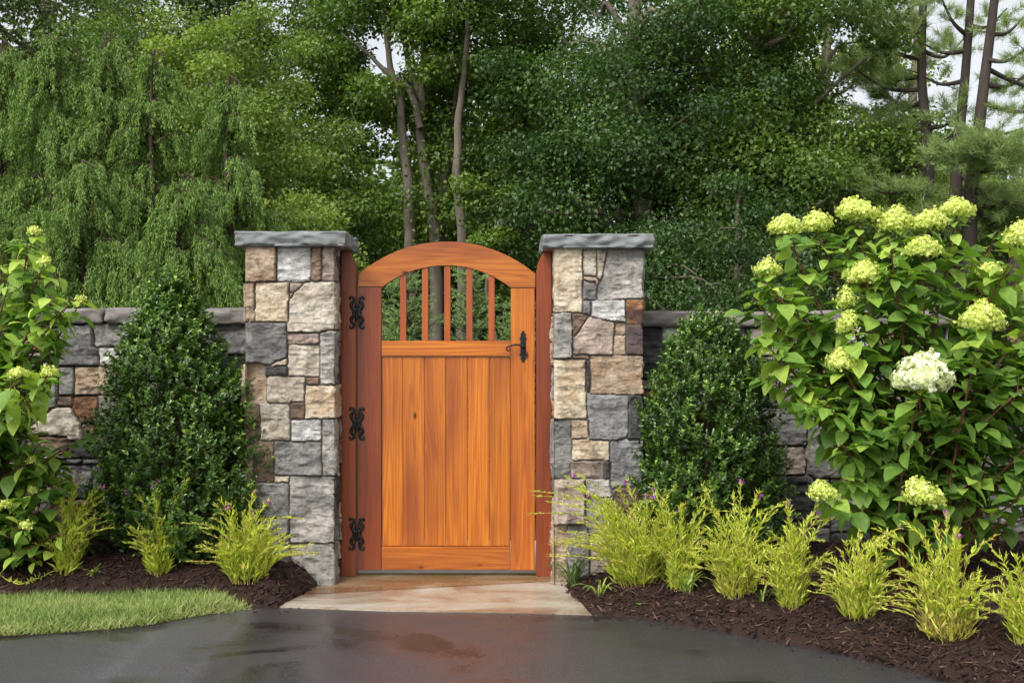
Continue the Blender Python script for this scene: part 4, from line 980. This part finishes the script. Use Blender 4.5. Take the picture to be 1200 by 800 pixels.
# backdrop row, left to right
tree('olive_tree', 'tall olive-toned tree behind the weeping conifers, top left', 'tree', -7.2, 20, 9, ((0, 0, 6.2), (3.4, 2, 3.4)), L_OL, BARK_G, 110, 300, .085, 101, t0=.35, trunk_r=.12)
tree('leafy_tree', 'mid-green tree behind the gap between the two tallest weeping conifers', 'tree', -5.0, 17, 6, ((0, 0, 3.6), (1.9, 1.3, 2.6)), L_BR, BARK_G, 80, 300, .075, 102, t0=.08, trunk_r=.06)
tree('leafy_tree', 'bright yellow-green tree to the right of the short weeping conifer', 'tree', -3.45, 15.2, 5, ((0, 0, 3.4), (1.5, 1.1, 2.3)), L_YE, BARK_G, 100, 300, .065, 103, t0=.32, rb=(.28, .6), trunk_r=.06)
tree('leafy_tree', 'pale green low tree behind the left pillar cap', 'tree', -2.55, 14.0, 3.2, ((0, 0, 1.7), (1.25, .9, 1.35)), L_YE, BARK_G, 75, 300, .055, 104, t0=.40, rb=(.25, .5), trunk_r=.05)
tree('leafy_tree', 'dark leafy tree behind the bright yellow-green tree', 'tree', -4.2, 21, 9, ((0, 0, 5.6), (2.4, 1.6, 3.6)), L_MID, BARK_G, 70, 330, .10, 105, t0=.25, holes=((460, 190, 14, 20), (440, 60, 14, 18)))
# red-leaved bush left of the pillar
RED = lm('reddening_leaf', [(.06, .10, .02), (.14, .20, .03), (.22, .18, .04), (.42, .09, .06)], trans=.3)
tree('reddening_bush', 'green bush with a few reddening leaves above the left pillar cap', 'bush', -2.85, 13.2, 2.6, ((0, 0, 2.0), (.75, .5, .85)), RED, BARK_G, 26, 240, .05, 106, t0=.3, rb=(.22, .4), trunk_r=.03)
# central multi-stem tree
YT = 19.0
tr = [px_tr([(480, 420), (478, 283), (474, 190), (470, 120), (455, 60), (440, -60)], YT, .085), px_tr([(512, 420), (508, 283), (497, 215), (494, 150), (497, 70), (490, -80)], YT+.2, .10),
      px_tr([(514, 420), (516, 240), (524, 180), (536, 110), (548, -60)], YT+.5, .075), px_tr([(495, 150), (480, 105), (455, 85), (430, 62), (400, 40)], YT, .05), px_tr([(500, 130), (478, 70), (470, 20), (450, -60)], YT+.3, .05)]
tree('multi_stem_tree', 'tall multi-stemmed tree rising behind the gate with pale forking limbs', 'tree', -1.25, YT, 9, ((-.4, .7, 5.7), (2.2, 1.2, 2.8)), L_MID, BARK_G, 74, 330, .095, 107, t0=.42, trunks=tr,
     holes=((440, 62, 12, 16), (478, 55, 6, 10), (462, 188, 10, 14)), limbs_vis=False, zmin=2.6)
tree('straight_trunk_tree', 'tree with straight single trunk just right of the multi-stemmed tree behind the gate', 'tree', -.8, YT-.6, 9, ((.3, 0, 6.8), (1.5, 1.2, 1.6)), L_MID, BARK_G, 40, 330, .09, 108, t0=.45,
     trunks=[px_tr([(540, 420), (539, 283), (537, 190), (540, 120), (546, 50), (552, -80)], YT-.6, .075)], limbs_vis=False, holes=((500, 190, 30, 70),))
tree('leafy_tree', 'green tree seen between the trunks behind the gate', 'tree', -1.5, 24, 7, ((0, 0, 3.5), (3.0, 1.5, 3.0)), L_MID, BARK_G, 100, 330, .10, 109, t0=.5, holes=((462, 188, 12, 18), (590, 175, 6, 10)))
tree('leafy_tree', 'light green sprig-like young tree beside the straight trunk', 'tree', -.3, 17.4, 3.4, ((.1, 0, 3.3), (.55, .5, .7)), L_BR, BARK_G, 9, 220, .08, 110, t0=.35, rb=(.25, .4), trunk_r=.04)
# dark maples
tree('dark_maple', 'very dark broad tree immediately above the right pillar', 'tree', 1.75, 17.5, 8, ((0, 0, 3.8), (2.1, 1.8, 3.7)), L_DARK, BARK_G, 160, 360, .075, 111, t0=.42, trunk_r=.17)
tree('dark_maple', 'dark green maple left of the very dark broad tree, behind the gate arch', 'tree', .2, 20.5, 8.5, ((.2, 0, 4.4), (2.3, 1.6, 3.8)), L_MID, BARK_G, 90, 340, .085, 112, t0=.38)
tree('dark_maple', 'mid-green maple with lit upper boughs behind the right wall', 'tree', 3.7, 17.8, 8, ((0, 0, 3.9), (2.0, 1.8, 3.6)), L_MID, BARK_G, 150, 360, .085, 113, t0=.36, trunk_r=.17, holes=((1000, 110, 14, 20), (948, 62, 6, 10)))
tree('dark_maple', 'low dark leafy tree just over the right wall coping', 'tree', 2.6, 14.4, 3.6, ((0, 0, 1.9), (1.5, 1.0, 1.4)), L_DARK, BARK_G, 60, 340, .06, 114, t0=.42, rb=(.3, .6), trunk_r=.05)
tree('leafy_tree', 'bright green tree standing behind the pines', 'tree', 7.6, 24, 8, ((0, 0, 4.2), (3.6, 1.8, 3.4)), L_YE, BARK_G, 95, 330, .10, 115, t0=.38, holes=((1010, 112, 16, 22), (1165, 80, 60, 90), (1120, 30, 20, 30)))
tree('leafy_tree', 'mid-green tree filling the gap left of the pines', 'tree', 5.2, 21, 7.5, ((0, 0, 3.6), (2.1, 1.4, 3.4)), L_BR, BARK_G, 75, 330, .09, 116, t0=.5, holes=((985, 112, 16, 22), (1165, 80, 60, 90)))
tree('leafy_tree', 'bright low tree behind the hydrangea at the right edge', 'tree', 6.6, 16.5, 3.6, ((0, 0, 2.2), (2.2, 1.0, 1.5)), L_BR, BARK_G, 60, 300, .07, 117, t0=.25)

# pines
def pine(label, trunk, Y, r, boughs, seed):
    rs = np.random.default_rng(seed); P = smooth_poly([tuple(W(a, c, Y)) for a, c in trunk], 8)
    root = empty('pine_tree', P[0], label, 'pine tree', 'pine trees at the right')
    tb = Buf(); tb.tube(P, np.linspace(r, r*.45, len(P)), 10); b = Buf()
    NV = np.array([(-.5, 0, 0), (.5, 0, 0), (0, 1, 0)]); NF = np.array([(0, 1, 2)])
    def tuft(c, d, n=46, L0=.13):
        dd = rs.normal(size=(n, 3))*.75+d*.9+np.array([0, 0, .35]); ln = rs.uniform(.7, 1.2, n)*L0
        M = frames(dd, rdir(n))*np.stack([np.full(n, .006), ln, ln], 1)[:, None, :]
        b.inst(NV, NF, M, c+rs.normal(0, .02, (n, 3)), np.clip(rs.normal(.5, .18, n), 0, 1))
    for bx0, by0, bx1, by1, dY, dens in boughs:
        s0 = np.array(W(bx0, by0, Y)); e = np.array(W(bx1, by1, Y+dY)); L_ = np.linalg.norm(e-s0)
        m_ = (s0+e)/2+np.array([0, 0, -.14*L_]); C_ = smooth_poly([s0, m_, e], 8); n = len(C_); tb.tube(C_, np.linspace(.035, .008, n), 6, cap=False)
        k = int(L_*22*dens)
        for i in range(k):
            q = rs.uniform(.25, 1.0); j = min(int(q*(n-1)), n-2); p = C_[j]; ax = C_[j+1]-C_[j]; ax /= np.linalg.norm(ax)
            sd_ = np.array([rs.normal(), rs.normal(), rs.normal()*.25]); sd_ /= np.linalg.norm(sd_); ll = rs.uniform(.12, .55)*(1.15-q*.4); e2 = p+(sd_+ax*.5)*ll+np.array([0, 0, .06])
            if i % 3 == 0: tb.tube([p, e2], [.008, .003], 4, cap=False)
            for t in (.55, .8, 1.0): tuft(p+(e2-p)*t, (e2-p)/np.linalg.norm(e2-p))
    tb.link('trunk', BARK_P, root, True); b.link('crown', NEED, root)
pine('pine with a single dark trunk, leftmost of the pines', [(1090, 420), (1088, 240), (1085, 150), (1080, 80), (1084, -60)], 17.0, .10,
     [(1082, 105, 1000, 80, .3, 1.2), (1082, 70, 1012, 25, -.3, 1.2), (1083, 50, 1060, -10, .6, 1), (1084, 150, 1020, 135, .6, 1.3), (1084, 150, 1130, 130, -.4, 1), (1086, 200, 1030, 225, -.5, 1.0), (1086, 215, 1130, 240, -.4, 1.4), (1082, 60, 1130, 45, .8, .6), (1082, 90, 990, 60, 1, 1), (1080, 40, 1020, -5, 0, 1.2), (1080, 120, 1040, 110, .9, 1.2), (1086, 190, 1010, 180, 1.2, .9)], 131)
pine('dark leaning pine, middle one of the pines', [(1122, 420), (1120, 260), (1122, 180), (1131, 90), (1142, -60)], 16.6, .10,
     [(1130, 60, 1080, 50, .2, .4), (1130, 95, 1075, 85, .5, .35), (1131, 40, 1100, -10, -.3, .7), (1125, 150, 1085, 170, .5, .8), (1122, 200, 1160, 225, -.2, 1.1), (1135, 30, 1180, 10, .5, .4), (1121, 225, 1075, 260, -.5, .8)], 132)
pine('twin-forked pine with open branches at the right edge', [(1135, 420), (1137, 240), (1145, 170), (1153, 100), (1163, 20), (1172, -60)], 16.0, .10,
     [(1148, 150, 1200, 150, -.3, .5), (1153, 100, 1215, 75, .4, .4), (1156, 70, 1205, 55, -.6, .35), (1142, 190, 1200, 185, .5, .8), (1138, 215, 1190, 240, -.4, 1.3), (1143, 180, 1110, 175, -.7, 1.5), (1140, 190, 1160, 160, -.9, 1.8), (1160, 40, 1200, 20, .3, .6), (1140, 200, 1185, 165, -1.1, 1.7), (1150, 120, 1240, 120, -.3, .9), (1155, 80, 1260, 90, .3, 1), (1137, 240, 1220, 215, .2, 1.6), (1137, 240, 1225, 265, .8, 1.6), (1139, 235, 1090, 270, .2, .8)], 133)

# young spruces seen through the gate
def spruce(label, px, ytop, Y, w, seed):
    rs = np.random.default_rng(seed); top = W(px, ytop, Y); h = top.z; x = top.x
    root = empty('young_spruce', (x, Y, -.1), label, 'spruce', 'young spruces behind the gate')
    tb = Buf(); tb.tube([(x, Y, -.15), (x+.01, Y, h*.5), (x, Y, h)], [.05, .03, .006], 7); b = Buf()
    NV = np.array([(-.5, 0, 0), (.5, 0, 0), (0, 1, 0)]); NF = np.array([(0, 1, 2)])
    for i in range(150):
        f = rs.random()**.9; z = .25+(h-.3)*f; a = rs.uniform(0, 6.28); L_ = w*(1-f)**.8*rs.uniform(.7, 1.1)+.06; dv = np.array([math.cos(a), math.sin(a), 0]); s = np.linspace(0, 1, 6)[:, None]
        C_ = np.array([x, Y, z])+dv*L_*s+np.array([0, 0, 1])*(L_*(.45*s**1.6)); tb.tube(C_, np.linspace(.008, .002, 6), 4, cap=False)
        for k in range(int(3+L_*16)):
            q = rs.uniform(.3, 1); p = C_[min(int(q*5), 5)]; sd_ = rs.normal(0, 1, 3)*np.array([1, 1, .3])+dv*.8; sd_ /= np.linalg.norm(sd_); ll = rs.uniform(.06, .16)
            m_ = 36; t = rs.random(m_)[:, None]; P = p+sd_*ll*t+np.array([0, 0, .03])*t; d = rdir(m_)+sd_*.8+np.array([0, 0, .4]); ln = rs.uniform(.018, .03, m_)
            b.inst(NV, NF, frames(d, rdir(m_))*np.stack([np.full(m_, .005), ln, ln], 1)[:, None, :], P, np.clip(rs.normal(.45, .15, m_)+.2*t[:, 0], 0, 1))
    tb.link('trunk', BARK_C, root); b.link('crown', SPR, root)
spruce('bushy young spruce on the left of the gate window', 478, 318, 11.2, .65, 141)
spruce('pointed young spruce in the right half of the gate window', 554, 312, 10.8, .50, 142)
spruce('smallest young spruce low beside the latch-side stile', 606, 352, 11.6, .5, 143)
spruce('young spruce half hidden by the hinge-side stile', 432, 338, 11.8, .55, 144)

# far woodland closing the view
rs = np.random.default_rng(150); b = Buf()
for i in range(520):
    a = rs.uniform(-1, 1); Y = rs.uniform(30, 42); x = a*Y*.62; px = 600+FPX*x/Y
    zt = np.interp(px, [-400, 0, 300, 400, 480, 560, 900, 960, 1020, 1100, 1200, 1600], [11, 11, 10, 7, 6.5, 9, 11, 7.5, 5.2, 6.5, 5.5, 8])
    z = rs.uniform(0, zt); blob_leaves(b, np.array([x, Y, z]), rs.uniform(.9, 1.8), 120, .26, rs, .35, flat=.8)
tag(b.link('distant_woodland', L_MID), 'distant green woodland closing the view behind the garden trees', 'woodland', kind='stuff')
# understory mass right behind the walls
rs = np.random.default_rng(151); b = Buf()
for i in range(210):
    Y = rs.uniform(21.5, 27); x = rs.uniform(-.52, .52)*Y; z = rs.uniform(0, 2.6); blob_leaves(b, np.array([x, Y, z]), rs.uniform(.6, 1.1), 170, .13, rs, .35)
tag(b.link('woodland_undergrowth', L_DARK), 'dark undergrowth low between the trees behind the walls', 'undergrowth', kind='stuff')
